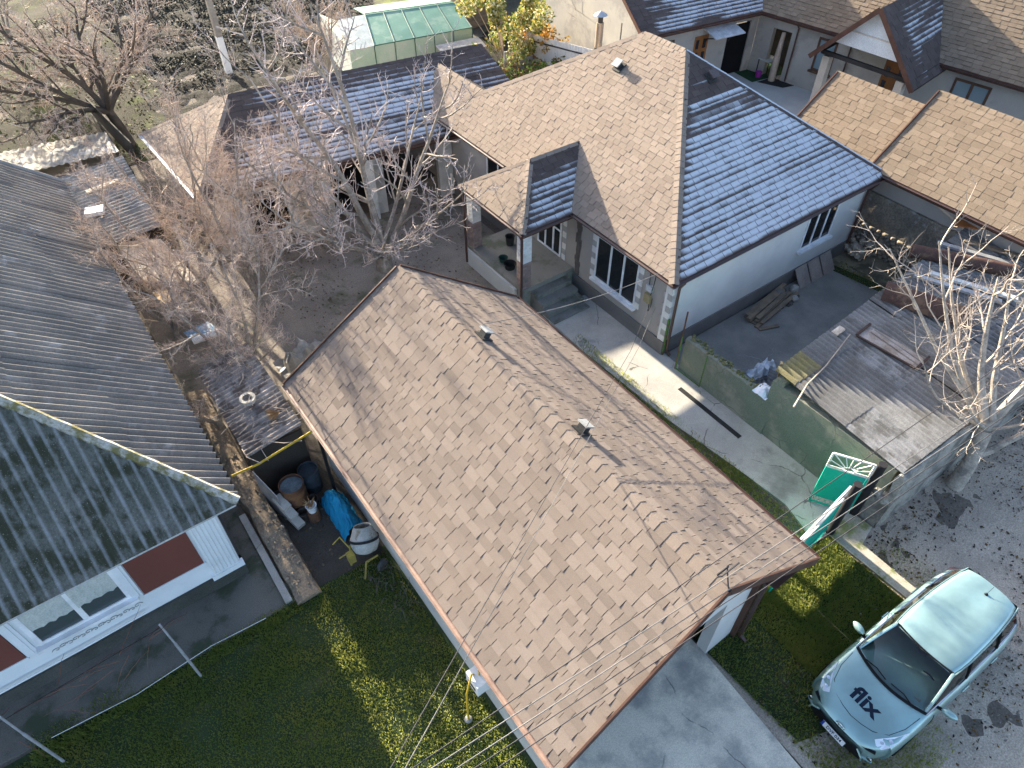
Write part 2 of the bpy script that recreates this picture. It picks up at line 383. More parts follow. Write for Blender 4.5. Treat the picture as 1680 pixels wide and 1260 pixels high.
# ================================================================ the setting: ground
def sheet(name, poly, z, mat, base=None, sub=0, bumpy=0, seed=0, label=None):
    """flat ground sheet, optionally a slab with a skirt down to base"""
    m = MB(); p = [V(x, y, z) for x, y in poly]; k = len(p); m.add(p, [tuple(range(k))])
    if base is not None:
        m.add(p+[V(x, y, base) for x, y in poly], [((i+1) % k, i, k+i, k+(i+1) % k) for i in range(k)])
    o = m.build(name, mat, origin=(poly[0][0], poly[0][1], z)); return kind(o, 'structure')
def grid_ground(name, x0, x1, y0, y1, st, z, mat, amp, sc):
    nx = int((x1-x0)/st); ny = int((y1-y0)/st); m = MB()
    vv = [V(x0+(x1-x0)*i/nx, y0+(y1-y0)*j/ny, 0) for j in range(ny+1) for i in range(nx+1)]
    for q in vv: q.z = z + amp*noise.fractal(q*sc, .6, 2, 4)
    m.add(vv, [(j*(nx+1)+i, j*(nx+1)+i+1, (j+1)*(nx+1)+i+1, (j+1)*(nx+1)+i) for j in range(ny) for i in range(nx)], smooth=True)
    return kind(m.build(name, mat, origin=(x0, y0, 0)), 'structure')
GRAVEL = M('packed_gravel', (.46, .39, .31), (.34, .29, .235), .95, .45, 28, .45, .7, stain=(.27, .23, .19), stsc=.6, strange=(.5, .78), speck=(.38, .34, .29))
SOIL = M('tilled_soil', (.034, .032, .027), (.022, .021, .018), .98, .8, 10, .7, 1.0, speck=(.05, .05, .04))
LAWN = M('lawn_base', (.042, .06, .026), (.03, .046, .02), .98, .7, 25, .4, .6, stain=(.085, .08, .04), stsc=1.1, strange=(.52, .7))
MEADOW = M('rough_meadow', (.034, .03, .022), (.022, .022, .015), .98, .35, 14, .5, .8, stain=(.05, .06, .02), stsc=.35, strange=(.5, .62))
YARD = M('trodden_earth', (.27, .235, .195), (.19, .165, .14), .97, .6, 26, .35, .5, stain=(.09, .10, .06), stsc=.8, strange=(.5, .7))
sheet('ground', [(-120, -60), (160, -60), (160, 220), (-120, 220)], -.012, DIRT)
grid_ground('street', 7.0, 30, -8, 2.75, .2, .0, GRAVEL, .025, .9)
grid_ground('lawn', -9, 2.9, -4, 9.15, .25, .004, LAWN, .012, 1.2)
grid_ground('garden_soil', 6.2, 21, 34.5, 70, .35, .05, SOIL, .16, 1.3)
grid_ground('meadow', -16, 6.3, 31.5, 80, .5, .02, MEADOW, .06, .6)
grid_ground('meadow_strip', 6.0, 40, 29.2, 35.2, .4, .03, MEADOW, .04, .8)
grid_ground('field', 20.5, 60, 34.5, 90, .6, .05, M('far_field', (.10, .09, .07), (.07, .065, .05), .98, .3, 10, .4, .6, stain=(.15, .17, .06), stsc=.3), .06, .5)
sheet('courtyard', [(2.9, 12.7), (12.6, 12.7), (12.6, 22.4), (.6, 22.4), (.6, 12.7)], .004, YARD)
sheet('path', [(11.28, 3.05), (12.95, 3.05), (13.05, 9.99), (13.05, 13.6), (11.15, 13.6), (11.1, 11.6), (11.22, 8.0), (11.5, 5.4), (11.6, 4.2)], .05, CONC, -.1)
sheet('gate_apron', [(11.75, .9), (12.12, .9), (12.14, 2.35), (12.75, 2.5), (12.72, 3.045), (11.7, 3.045)], .09, M('pale_kerb', (.40, .37, .31), (.30, .28, .22), .93, 1.3, 40, .25, .3, stain=(.16, .18, .07), stsc=1.6, strange=(.5, .62)), -.1)
sheet('driveway', [(2.62, -5), (6.92, -5), (6.93, .1), (7.1, 2.75), (7.1, 3.4), (3.3, 3.4), (3.3, 2.6), (2.62, 2.2)], .08, SLABM, -.1)
sheet('yard', [(13.08, 3.0), (21.9, 3.0), (21.3, 8.2), (20.9, 9.95), (13.08, 9.95)], .03, M('yard_slab', (.27, .255, .23), (.20, .19, .175), .93, .9, 45, .22, .25, stain=(.22, .215, .205), stsc=.6, strange=(.55, .75)), -.1)
sheet('side_passage', [(20.9, 9.95), (21.3, 8.2), (21.9, 3.0), (26, 3.0), (26, 25), (20.9, 25)], .012, M('passage_earth', (.30, .25, .17), (.22, .19, .13), .97, .8, 26, .35, .5, stain=(.12, .11, .08), stsc=.9))
sheet('passage_moss', [(20.75, 9.7), (21.05, 9.8), (21.6, 7.2), (22.0, 4.0), (21.4, 4.0), (21.15, 7.2)], .034, M('moss', (.055, .07, .03), (.04, .05, .025), .98, 3, 30, .4, .6))
sheet('apron', [(-9, 9.6), (-4.1, 9.1), (.58, 9.03), (.4, 10.2), (.36, 14), (-.1, 26), (-.1, 10.5), (-9, 10.8)], .05, M('apron_concrete', (.15, .14, .12), (.105, .10, .088), .95, .9, 40, .3, .4, stain=(.06, .07, .045), stsc=.9), -.1)
sheet('alley', [(.9, 9.1), (2.95, 8.9), (2.95, 15), (.9, 15)], .006, M('alley_earth', (.075, .065, .055), (.055, .05, .042), .98, 1, 28, .35, .5))
_g = [(7.15, 3.3), (7.3, .4), (7.9, .2), (8.6, .5), (9.3, .35), (10.1, .7), (10.9, .5), (11.68, .9), (11.68, 3.0), (9.2, 3.3)]
sheet('verge', _g, .03, LAWN)
sheet('neighbour_courtyard', [(24, 5), (60, 5), (60, 26), (24, 26)], .02, M('pale_paving', (.40, .40, .38), (.34, .34, .33), .93, .6, 40, .15, .2))

sheet('neighbour_turf', [(30.6, 21.6), (33.4, 21.2), (33.4, 24.2), (31.0, 24.4)], .028, M('green_carpet', (.03, .07, .035), None, .98, 2, 60, .3, .3))
# ================================================================ garage with the brown shingle roof
def fr_none(F, x, y): return 0.
gar = thing('garage', (5.9, 7.5, 0), 'long low garage in the foreground under a brown shingle gable roof', 'garage')
EZ, RZ = 2.5, 4.85
gm = MB()
wall_with_holes(gm, (2.85, 12.1), (2.85, 2.72), 0, 2.62, .25, [])
wall_with_holes(gm, (8.0, 2.72), (8.0, 12.1), 0, 2.62, .25, [])
wall_with_holes(gm, (7.75, 12.1), (3.1, 12.1), 0, 2.62, .25, [])
wall_with_holes(gm, (3.1, 2.72), (7.75, 2.72), 0, 2.62, .25, [(.4, 4.0, 0, 2.3)])
gm.box((3.1, 6.4, 0), (7.75, 6.6, 2.62))
for y in (2.72, 11.85): gm.slab([(2.87, y, 2.621), (7.98, y, 2.621), (5.88, y, 4.62)], .25, dirn=(0, 1, 0))
gm.build('wall', M('garage_wall', (.56, .55, .52), (.48, .47, .45), .9, 1.0, 50, .1, .15, stain=(.36, .35, .32), stsc=.7, strange=(.55, .75)), gar)
e_lf, e_lb, e_rf, e_rb = V(2.6, 2.30, EZ), V(2.6, 13.05, EZ), V(9.17, 2.30, EZ), V(9.17, 12.42, EZ)
r_f, r_b = V(5.885, 2.34, RZ), V(5.885, 12.66, RZ)
roof = MB(); roof.slab([e_lb, e_lf, r_f, r_b], .07); roof.slab([e_rf, e_rb, r_b, r_f], .07)
groof = roof.build('roof', DECK, gar)
S = Shingles(3)
S.lay([e_lb, e_lf, r_f, r_b], SH, exp=.17, ws=(.2, .26, .32, .38)); S.lay([e_rf, e_rb, r_b, r_f], SH, exp=.17, ws=(.2, .26, .32, .38))
S.done(groof, 300, [SH])
nL = Face([e_lb, e_lf, r_f, r_b]).n; nR = Face([e_rf, e_rb, r_b, r_f]).n
ridge_caps(groof, r_f, r_b, nL, nR, SH, .25, .19)
t = MB()                                                    # barge boards and soffits
for a, b in ((e_lf, r_f), (e_rf, r_f)):
    t = MB(); t.beam(a+V(0, -.02, -.06), b+V(0, -.02, -.06), .035, .2); t.build('barge_board', BRTRIM, gar)
t = MB()
for a, b in ((e_lb, r_b), (e_rb, r_b)): t = MB(); t.beam(a+V(0, .02, -.06), b+V(0, .02, -.06), .035, .2); t.build('barge_board', BRTRIM, gar)
t = MB(); t.slab([(2.66, 2.36, EZ-.05), (2.66, 12.9, EZ-.05), (2.87, 12.9, EZ-.05), (2.87, 2.36, EZ-.05)], .03); t.build('soffit', BRTRIM, gar)
t = MB(); t.slab([(8.0, 2.36, EZ-.05), (8.0, 12.4, EZ-.05), (9.12, 12.4, EZ-.05), (9.12, 2.36, EZ-.05)], .03); t.build('soffit', BRTRIM, gar)
GUT = M('pale_brown_gutter', (.30, .21, .165), (.20, .135, .11), .5, 2.5, 30, .2, .05, spec=.5)  # left eave gutter, a paler brown than the right one
gutter(gar, e_lb-V(.05, 0, 0), e_lf-V(.05, 0, 0), GUT, .06)
gutter(gar, e_rf+V(.05, 0, 0), e_rb+V(.05, 0, 0), BROWN, .05)
t = MB(); t.box((7.88, 2.62, 0), (8.04, 2.74, 2.4)); t.build('post', BRTRIM, gar)
t = MB(); t.beam((8.0, 2.55, .1), (8.0, 2.55, 2.4), .07, .07); t.beam((8.0, 2.55, .12), (8.02, 2.4, .03), .07, .07); t.build('downspout', BROWN, gar)
t = MB(); t.box((8.95, 2.5, 1.95), (9.1, 2.65, 2.44)); t.beam((8.1, 2.57, 2.3), (9.1, 2.57, 2.3), .1, .12); t.build('bracket', BRTRIM, gar)
t = MB(); t.beam((2.55, 11.1, 0), (2.55, 11.1, 2.4), .07, .07); t.build('downspout', M('black_pipe', (.02, .02, .022), None, .5), gar)
def roof_vent(parent, c, n, u, mat=GALV, s=1.0):
    """square hooded vent standing on the slope"""
    c = Vector(c); n = Vector(n); u = Vector(u).normalized(); v = n.cross(u); m = MB()
    def B(x0, x1, y0, y1, z0, z1, k=0):
        vv = [c+u*x*s+v*y*s+n*z*s for z in (z0, z1) for x, y in ((x0, y0), (x1, y0), (x1, y1), (x0, y1))]
        m.add(vv, [(3, 2, 1, 0), (4, 5, 6, 7), (0, 1, 5, 4), (1, 2, 6, 5), (2, 3, 7, 6), (3, 0, 4, 7)], k)
    B(-.16, .16, -.16, .16, 0, .03, 1); B(-.09, .09, -.09, .09, .03, .17, 1); B(-.13, .13, -.13, .13, .17, .2, 0)
    return m.build('roof_vent', [mat, M('vent_dark', (.05, .05, .05), None, .6)], parent)
VCAP = M('vent_cap', (.33, .335, .33), None, .6)
for y in (9.62, 6.3): roof_vent(groof, V(6.22, y, RZ-.335*.72)+nR*.02, nR, (0, 1, 0), VCAP)
# ================================================================ main house
mh = thing('main_house', (17.4, 15, 0), 'large house with hipped shingle roof, frosted on its right slope, behind the garage', 'house')
HZ, HR = 3.08, 6.55
A0, A1, A2, A3 = V(12.55, 9.76, HZ), V(22.45, 9.76, HZ), V(22.45, 22.3, HZ), V(12.55, 22.6, HZ)
Ra, Rb = V(17.5, 15.0, HR), V(17.5, 16.78, HR)
CB = V(14.0, 21.0, 4.06); CE = V(14.0, 24.0, 4.06)                # lower connecting ridge towards the rear wing
m = MB()
m.slab([A0, A1, Ra], .08); m.slab([A1, A2, Rb, Ra], .08)
m.slab([A3, A0, Ra, Rb], .08); m.slab([A2, A3, Rb], .08)
m.slab([V(12.55, 23.3, HZ), V(12.55, 20.4, HZ), CB, CE], .08); m.slab([V(15.5, 20.6, 3.1), V(15.5, 24.0, 3.1), CE, CB], .08)
# porch roof
P0, P1, P2, P3 = V(10.65, 17.55, 3.05), V(10.65, 14.1, 3.05), V(12.6, 14.1, 3.05), V(12.6, 17.55, 3.05)
Pa, Pb = V(12.2, 15.82, 4.22), V(14.22, 15.82, 4.22)
m.slab([P0, P1, Pa], .06); m.slab([P1, P2, Pb, Pa], .06); m.slab([P3, P0, Pa, Pb], .06)
mroof = m.build('roof', DECK, mh)
def ns(p, sc=1): return noise.noise(p*sc)
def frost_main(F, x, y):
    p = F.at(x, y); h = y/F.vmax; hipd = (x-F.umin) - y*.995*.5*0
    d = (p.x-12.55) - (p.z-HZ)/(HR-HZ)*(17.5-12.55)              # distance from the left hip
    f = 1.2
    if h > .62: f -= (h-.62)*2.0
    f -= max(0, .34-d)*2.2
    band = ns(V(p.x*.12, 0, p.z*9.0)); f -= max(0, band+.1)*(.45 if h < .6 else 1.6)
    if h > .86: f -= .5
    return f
S = Shingles(5)
S.lay([A3, A0, Ra, Rb], SHM, exp=.175, ws=(.24, .3, .36)); S.lay([V(12.55, 23.3, HZ), V(12.55, 22.6, HZ), V(14.0, 20.95, 4.06), CE], SHM)
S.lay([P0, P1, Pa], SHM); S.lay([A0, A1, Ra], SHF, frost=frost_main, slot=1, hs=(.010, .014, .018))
def frost_porch(F, x, y):
    p = F.at(x, y); f = 1.0 - max(0, (p.z-3.72))*1.6 - max(0, .2-((p.x-10.65)-(p.z-3.05)*1.32))*4
    return f - max(0, ns(V(p.x*.5, 3, p.z*10))-.1)*1.2
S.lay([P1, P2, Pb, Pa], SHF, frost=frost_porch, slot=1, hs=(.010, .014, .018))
S.lay([A1, A2, Rb, Ra], SHM, inst=False); S.lay([A2, A3, Rb], SHM, inst=False); S.lay([P3, P0, Pa, Pb], SHM, inst=False)
S.done(mroof, 300, [SHM, SHF])
nF = Face([A3, A0, Ra, Rb]).n; nN = Face([A0, A1, Ra]).n; nE = Face([A1, A2, Rb, Ra]).n; nS = Face([A2, A3, Rb]).n
ridge_caps(mroof, A0, Ra, nF, nN, SHM, .22, .16); ridge_caps(mroof, Ra, Rb, nF, nE, SHM, .2, .17)
ridge_caps(mroof, A1, Ra, nN, nE, SHF, .24, .17, frost=1.4); ridge_caps(mroof, A3.lerp(Rb, .0), Rb, nS, nF, SHM, .4, .16)
pF = Face([P0, P1, Pa]).n; pN = Face([P1, P2, Pb, Pa]).n; pS = Face([P3, P0, Pa, Pb]).n
ridge_caps(mroof, P1, Pa, pF, pN, SHM, .2, .12); ridge_caps(mroof, Pa, Pb, pN, pS, SHM, .3, .12); ridge_caps(mroof, P0, Pa, pF, pS, SHM, .3, .12)
ridge_caps(mroof, CB, CE, nF, nE, SHM, .4, .15)
roof_vent(mroof, V(16.35, 16.6, 6.55-1.15*.7)+nF*.02, nF, (0, 1, 0), VCAP, 1.1)
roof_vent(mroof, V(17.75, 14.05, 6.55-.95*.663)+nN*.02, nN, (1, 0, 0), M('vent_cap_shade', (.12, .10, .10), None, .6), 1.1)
w = MB()
wall_with_holes(w, (12.95, 22), (12.95, 10.05), .55, 3.0, .3, [(2.7, 4.1, 1.4, 2.75), (5.75, 7.0, .75, 2.85), (8.72, 10.6, 1.0, 2.6)])
wall_with_holes(w, (22.0, 10.05), (22.0, 22), .55, 3.0, .3, []); wall_with_holes(w, (22.0, 22), (12.95, 22), .55, 3.0, .3, [])
w.build('wall', [M('house_render', (.40, .37, .33), (.35, .33, .305), .92, .9, 60, .1, .2, stain=(.28, .265, .245), stsc=.6, strange=(.55, .78))], mh)
w = MB(); wall_with_holes(w, (12.95, 10.05), (22.0, 10.05), .55, 3.0, .3, [(6.0, 7.55, 1.35, 2.65)]); w.build('wall', M('pale_house_render', (.60, .60, .57), (.53, .53, .51), .92, .9, 60, .1, .2, stain=(.42, .41, .39), stsc=.6, strange=(.58, .8)), mh)
w = MB(); wall_with_holes(w, (12.9, 22), (12.9, 10.0), 0, .55, .33, []); wall_with_holes(w, (12.9, 10.0), (22.05, 10.0), 0, .55, .33, [])
w.build('plinth', PLINTH, mh)
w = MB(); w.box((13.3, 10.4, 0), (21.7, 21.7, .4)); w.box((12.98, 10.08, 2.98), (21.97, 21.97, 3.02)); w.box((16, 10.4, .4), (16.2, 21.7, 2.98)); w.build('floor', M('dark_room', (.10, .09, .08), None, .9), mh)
t = MB()
t.box((12.62, 9.83, HZ-.14), (12.95, 22.4, HZ-.1)); t.box((12.95, 9.83, HZ-.14), (22.4, 10.05, HZ-.1)); t.build('soffit', BRTRIM, mh)
for a, b in (((12.56, 9.78, HZ-.16), (12.6, 14.1, HZ+.02)), ((12.56, 17.6, HZ-.16), (12.6, 23.2, HZ+.02)), ((12.6, 9.78, HZ-.16), (22.42, 9.82, HZ+.02))): t = MB(); t.box(a, b); t.build('fascia', BRTRIM, mh)
gutter(mh, (12.5, 14.08, HZ), (12.5, 9.7, HZ), BROWN, .07); gutter(mh, (12.5, 9.7, HZ), (22.5, 9.7, HZ), BROWN, .07); gutter(mh, (12.5, 23.2, HZ), (12.5, 17.62, HZ), BROWN, .07)
gutter(mh, (10.6, 17.6, 3.05), (10.6, 14.05, 3.05), BROWN, .06); gutter(mh, (10.6, 14.05, 3.05), (12.5, 14.05, 3.05), BROWN, .06)
t = MB(); t.box((10.66, 14.12, 2.86), (10.7, 17.5, 3.06)); t.box((10.7, 14.12, 2.86), (12.6, 14.16, 3.06)); t.box((10.7, 14.16, 2.86), (12.9, 17.5, 2.9)); t.build('fascia', BRTRIM, mh)
def spout(parent, pts, r=.045): m = MB(); m.tube(pts, r, 8); return m.build('downspout', BROWN, parent)
spout(mh, [(12.9, 9.68, HZ-.08), (12.98, 9.85, HZ-.35), (13.05, 9.93, HZ-.5), (13.05, 9.93, .25), (13.08, 9.8, .08)])
spout(mh, [(21.8, 9.68, HZ-.08), (21.85, 9.85, HZ-.35), (21.9, 9.96, HZ-.5), (21.9, 9.96, .3)])
spout(mh, [(10.62, 17.5, 2.98), (10.72, 17.4, 2.75), (10.72, 17.4, .1)]); spout(mh, [(10.62, 14.2, 2.98), (10.72, 14.22, 2.75), (10.72, 14.22, .1)])
window(mh, (12.95, 13.28, 1.0), (0, -1, 0), 1.88, 1.6, 3, fm=PVC, gm=GLS, mulls=[.66, 1.24], out=(-1, 0, 0))
window(mh, (18.95, 10.05, 1.35), (1, 0, 0), 1.55, 1.3, 3, fm=PVC, gm=GLS, out=(0, -1, 0))
window(mh, (12.95, 19.3, 1.4), (0, -1, 0), 1.4, 1.35, 2, fm=PVC, gm=GLS, out=(-1, 0, 0))
dr = window(mh, (12.95, 16.25, .75), (0, -1, 0), 1.25, 2.1, 3, bars=[(.5, 1.25, 1.0)], fm=PVC, gm=GLS, name='door', mulls=[.42, .84], sill=False, out=(-1, 0, 0))
# quoins (alternating blocks) round the front window, door and the corner
Q = M('quoin_white', (.74, .73, .70), (.66, .65, .62), .85, 3, 50, .08, .1); Q2 = M('quoin_grey', (.42, .41, .39), (.36, .355, .34), .85, 3, 50, .12, .15)
def quoins(y0, y1, z0, z1, x=12.95, hh=.22, wide=.16):
    n = int((z1-z0)/hh)
    for i in range(n):
        b = MB(); e = .03 if i % 2 == 0 else .022
        b.box((x-e, y0-(.0 if i % 2 == 0 else 0), z0+i*hh+.004), (x+.01, y1, z0+(i+1)*hh-.004)); b.build('quoin', Q if i % 2 == 0 else Q2, mh)
quoins(13.29, 13.47, 1.0, 2.8); quoins(11.21, 11.39, 1.0, 2.8); quoins(14.76, 14.92, .75, 2.9)
for i in range(11):
    b = MB(); z0 = .55+i*.22; b.box((12.92, 10.02, z0+.004), (12.96 if i % 2 else 13.2, 10.34 if i % 2 else 10.2, z0+.216)); b.build('quoin', Q if i % 2 == 0 else Q2, mh)
b = MB(); b.box((12.91, 10.19, .55), (12.95, 10.27, 2.98)); b.build('corner_strip', Q, mh)
b = MB(); r_ = random.Random(4)
for i in range(14): b.box((12.925, 14.02+r_.uniform(-.03, .03), .6+i*.17), (12.955, 14.24+r_.uniform(-.04, .04), .6+i*.17+.175))
b.build('rough_seam', M('broken_render', (.16, .145, .13), (.11, .10, .095), .97, 4, 40, .5, .8), mh)
# porch floor, columns, steps
b = MB(); b.box((10.82, 14.28, 0), (12.92, 17.45, .75)); b.build('porch_floor', M('porch_slab', (.27, .26, .23), (.22, .215, .19), .93, 1, 40, .2, .3, stain=(.15, .16, .12), stsc=1), mh)
b = MB(); b.box((10.74, 14.6, 0), (10.82, 17.5, .62)); b.build('porch_kerb', PLASTW, mh)
for i in range(4):
    b = MB(); b.box((11.15, 14.28-.32*(i+1), 0), (12.62-(.04 if i == 0 else 0), 14.28-.32*i, .75-.165*(i+1))); b.build('step', M('step_concrete', (.23, .225, .205), (.18, .178, .165), .95, 1.5, 40, .25, .35, stain=(.12, .13, .10), stsc=1.5), mh)
BRW = M('brick_white', (.70, .70, .68), (.6, .6, .58), .9, 3, 60, .1, .15, isl=.1); BRP = M('brick_pinkish', (.30, .225, .20), (.24, .19, .175), .9, 3, 60, .15, .2, isl=.2)
for y in (14.32, 17.12):
    b = MB(); b.box((10.86, y+.01, .75), (11.17, y+.3, 2.9)); c = b.build('column', M('mortar', (.48, .47, .45), None, .95), mh)
    b = MB()
    for k in range(28):
        z0 = .76+k*.076; s_ = .155; o_ = (k % 2)*.08
        for j in range(-1, 3):
            a0 = max(0, j*s_+o_); a1 = min(.33, (j+1)*s_+o_-.008)
            if a1-a0 < .02: continue
            mi = 1 if k < 13 else 0
            b.box((10.85+a0, y-.004, z0), (10.85+a1, y+.01, z0+.068), mi); b.box((10.846, y+a0, z0), (10.86, y+a1-.012, z0+.068), mi)
    kind(b.build('brickwork', [BRW, BRP], c), 'stuff')
# electricity meter on the front wall
b = MB(); b.box((12.84, 10.78, 1.55), (12.95, 11.0, 1.85)); mt = b.build('meter_box', M('meter_tan', (.36, .30, .17), None, .6), mh)
b = MB(); b.box((12.85, 10.76, 1.98), (12.95, 10.98, 2.18)); b.build('junction_box', M('meter_grey', (.55, .57, .58), None, .5), mh)
b = MB(); b.tube([(12.9, 10.95, 2.95), (12.9, 10.93, 2.5), (12.9, 10.9, 2.18)], .012, 5); b.tube([(12.9, 10.7, 2.9), (12.88, 10.72, 2.3), (12.9, 10.8, 1.8)], .012, 5); b.tube([(12.88, 10.8, 1.55), (12.86, 10.74, 1.3), (12.88, 10.7, 1.5), (12.89, 10.7, 1.8)], .01, 5); b.build('cable', M('black_cable', (.02, .02, .02), None, .6), mh)
# ================================================================ rear wing (garden building) with frosted slope
wg = thing('rear_wing', (9.5, 24, 0), 'long low outbuilding with frosted dark shingle roof behind the bare walnut tree', 'outbuilding')
WE, WR = 2.65, 4.2
wl, wr_ = V(6.4, 25.72, WR), V(16.2, 24.32, WR)
f0, b0 = V(3.70, 22.5, WE), V(3.5, 28.1, WE); f1, b1 = f0+(wr_-wl)*1.28, b0+(wr_-wl)*1.33
m = MB(); m.slab([b0, f0, wl], .07); m.slab([f0, f1, wr_, wl], .07); m.slab([b1, b0, wl, wr_], .07); wroof = m.build('roof', DECK, wg)
def frost_wing(F, x, y):
    p = F.at(x, y); h = y/F.vmax; d = (p.x-3.6) - (p.z-WE)*1.75
    f = 1.0 - max(0, .8-d*.55)*1.0 + (.1 if h < .75 else -.15)*min(1, max(0, d*.4))
    f -= max(0, ns(V(p.x*.1, 7, p.z*8))+.05)*1.1
    if p.x > 14.2: f -= .25
    return f
S = Shingles(8); S.lay([b0, f0, wl], SHM, exp=.22, ws=(.3, .36)); S.lay([f0, f1, wr_, wl], SHF, exp=.22, ws=(.3, .36, .44), frost=frost_wing, slot=1); S.lay([b1, b0, wl, wr_], SHM, exp=.3, ws=(.5, .6), inst=False)
S.done(wroof, 90, [SHM, SHF])
nW = Face([b0, f0, wl]).n; nW2 = Face([f0, f1, wr_, wl]).n
ridge_caps(wroof, f0, wl, nW, nW2, SHM, .3, .14); ridge_caps(wroof, b0, wl, nW, Face([b1, b0, wl, wr_]).n, SHM, .3, .14); ridge_caps(wroof, wl, wr_, nW2, Face([b1, b0, wl, wr_]).n, SHF, .3, .14)
WW = M('whitewashed_block', (.52, .50, .46), (.40, .385, .355), .95, 1.2, 40, .2, .35, stain=(.27, .25, .22), stsc=.9)
m = MB(); wall_with_holes(m, (4.0, 22.85), (12.9, 21.6), 0, 2.6, .25, [(1.2, 2.55, 0, 2.1), (4.2, 5.6, 0, 2.3), (6.2, 8.4, 0, 2.3)])
wall_with_holes(m, (3.9, 27.8), (4.0, 22.85), 0, 2.6, .25, []); m.box((4.0, 27.5, 0), (16.2, 27.7, 2.6)); m.build('wall', WW, wg)
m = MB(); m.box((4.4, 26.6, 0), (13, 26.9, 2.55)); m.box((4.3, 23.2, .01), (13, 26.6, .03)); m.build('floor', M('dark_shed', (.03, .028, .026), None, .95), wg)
m = MB(); m.box((9.35, 21.72, 0), (9.65, 22.0, 2.6)); m.build('column', M('white_column', (.62, .60, .56), (.5, .48, .45), .9, 2), wg)
gutter(wg, f0-V(0, .04, 0), f1-V(0, .04, 0), BROWN, .06); gutter(wg, b0-V(.05, 0, 0), f0-V(.05, 0, 0), M('white_gutter', (.66, .66, .68), None, .5), .06)
t = MB(); t.beam(f0-V(0, 0, .08), f1-V(0, 0, .08), .04, .16); t.build('fascia', BRTRIM, wg); t = MB(); t.beam(b0-V(-.02, 0, .1), f0-V(-.02, 0, .1), .04, .18); t.build('fascia', BRTRIM, wg)
# ================================================================ neighbour's house, lower left, corrugated asbestos roof
nh = thing('corrugated_house', (-4, 16, 0), 'white house with maroon panels and mossy corrugated asbestos roof at the left edge', 'house')
SLATE = M('asbestos_sheet', (.23, .212, .19), (.16, .15, .138), .95, .9, 30, .25, .3, stain=(.32, .31, .30), stsc=1.3, strange=(.54, .7), speck=(.10, .10, .075))
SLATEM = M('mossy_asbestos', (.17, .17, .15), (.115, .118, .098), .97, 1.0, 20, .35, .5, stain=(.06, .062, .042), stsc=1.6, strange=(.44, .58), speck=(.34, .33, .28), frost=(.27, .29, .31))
NE = 2.9; q = V(.37, 10.0, NE); pt = .842
def hipz(dx): return NE+dx*pt
k = 5.2; apex = V(.37-k, 10.0+k, hipz(k)); lf = V(.37-2*k, 10.0, NE); rg = V(.37-k, 25.4, hipz(k)); br = V(.37, 25.4, NE)
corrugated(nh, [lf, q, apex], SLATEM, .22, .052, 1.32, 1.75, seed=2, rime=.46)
corrugated(nh, [q, br, rg, apex], SLATE, .21, .06, 1.05, 1.75, seed=3, jitter=.005)
corrugated(nh, [V(.37-2*k, 25.4, NE), lf, apex, rg], SLATE, .42, .03, 3, 4, seed=4, sub=4)
m = MB(); r1 = [q.lerp(apex, i/30)+V(0, 0, .07+.012*math.sin(i*2.3)) for i in range(31)]; m.tube(r1, .10, 8); m.build('ridge_tile', M('mossy_ridge', (.40, .385, .34), (.26, .25, .19), .95, 3, 25, .3, .4, stain=(.16, .14, .06), stsc=3, strange=(.46, .6)), nh)
m = MB(); m.tube([br+V(0, 0, .06), rg+V(0, 0, .06)], .12, 8); m.build('verge_tile', M('grey_ridge', (.26, .26, .25), (.2, .2, .19), .95, 3), nh)
NW = M('house_white', (.74, .77, .78), (.66, .69, .70), .85, .8, 50, .06, .1, stain=(.55, .57, .56), stsc=.6, strange=(.58, .8))
m = MB()
wall_with_holes(m, (-9.5, 10.42), (-.12, 10.42), .45, 2.85, .3, [(5.45, 7.25, 1.25, 2.6)]); wall_with_holes(m, (-.12, 10.42), (-.12, 25.2), .45, 2.9, .3, [])
wall_with_holes(m, (-.42, 25.2), (-9.5, 25.2), 0, 2.9, .3, []); m.build('wall', NW, nh)
m = MB(); wall_with_holes(m, (-9.5, 10.34), (-.06, 10.34), 0, .45, .3, []); wall_with_holes(m, (-.06, 10.34), (-.06, 25.2), 0, .45, .3, []); m.build('plinth', M('dark_plinth', (.085, .085, .078), (.06, .062, .055), .95, 1.2, 40, .3, .4), nh)
MAR = M('maroon_panel', (.17, .062, .048), (.15, .056, .044), .6, 1, 40, .08, .05)
for x0, x1 in ((-2.05, -.78), (-6.6, -4.35)):
    m = MB(); m.box((x0, 10.385, 1.15), (x1, 10.425, 2.75)); m.build('wall_panel', MAR, nh)
    m = MB(); m.box((x0-.03, 10.37, 1.07), (x1+.03, 10.425, 1.145)); m.build('moulding', NW, nh)
m = MB(); m.box((-.72, 10.36, .5), (-.13, 10.43, 2.8))
for i in range(7): m.tube([(-.68+i*.085, 10.362, .62), (-.68+i*.085, 10.362, 2.72)], .028, 6)
m.build('fluted_pilaster', NW, nh)
m = MB(); m.box((-.79, 10.33, .42), (-.06, 10.44, .58)); m.build('pilaster_base', NW, nh)
for x0 in (-4.32, -2.27):
    m = MB(); m.box((x0, 10.37, 1.15), (x0+.2, 10.43, 2.75)); m.box((x0+.06, 10.35, 1.2), (x0+.14, 10.37, 2.7)); m.build('moulding', NW, nh)
fo = window(nh, (-4.05, 10.42, 1.25), (1, 0, 0), 1.8, 1.35, 2, frame=.09, fm=PVC, gm=glass('curtain_glass', (.06, .075, .075), .06), out=(0, -1, 0), mulls=[.92])
CUR = M('curtain', (.50, .52, .48), (.42, .45, .42), .9, 3)
m = MB(); n_ = 60
vv = []
for i in range(n_+1):
    x = -3.98+1.66*i/n_; y = 10.395+.006*math.sin(i*1.1)
    vv += [V(x, y, 1.75+.05*abs(math.sin(i*.4))), V(x, y, 2.58)]
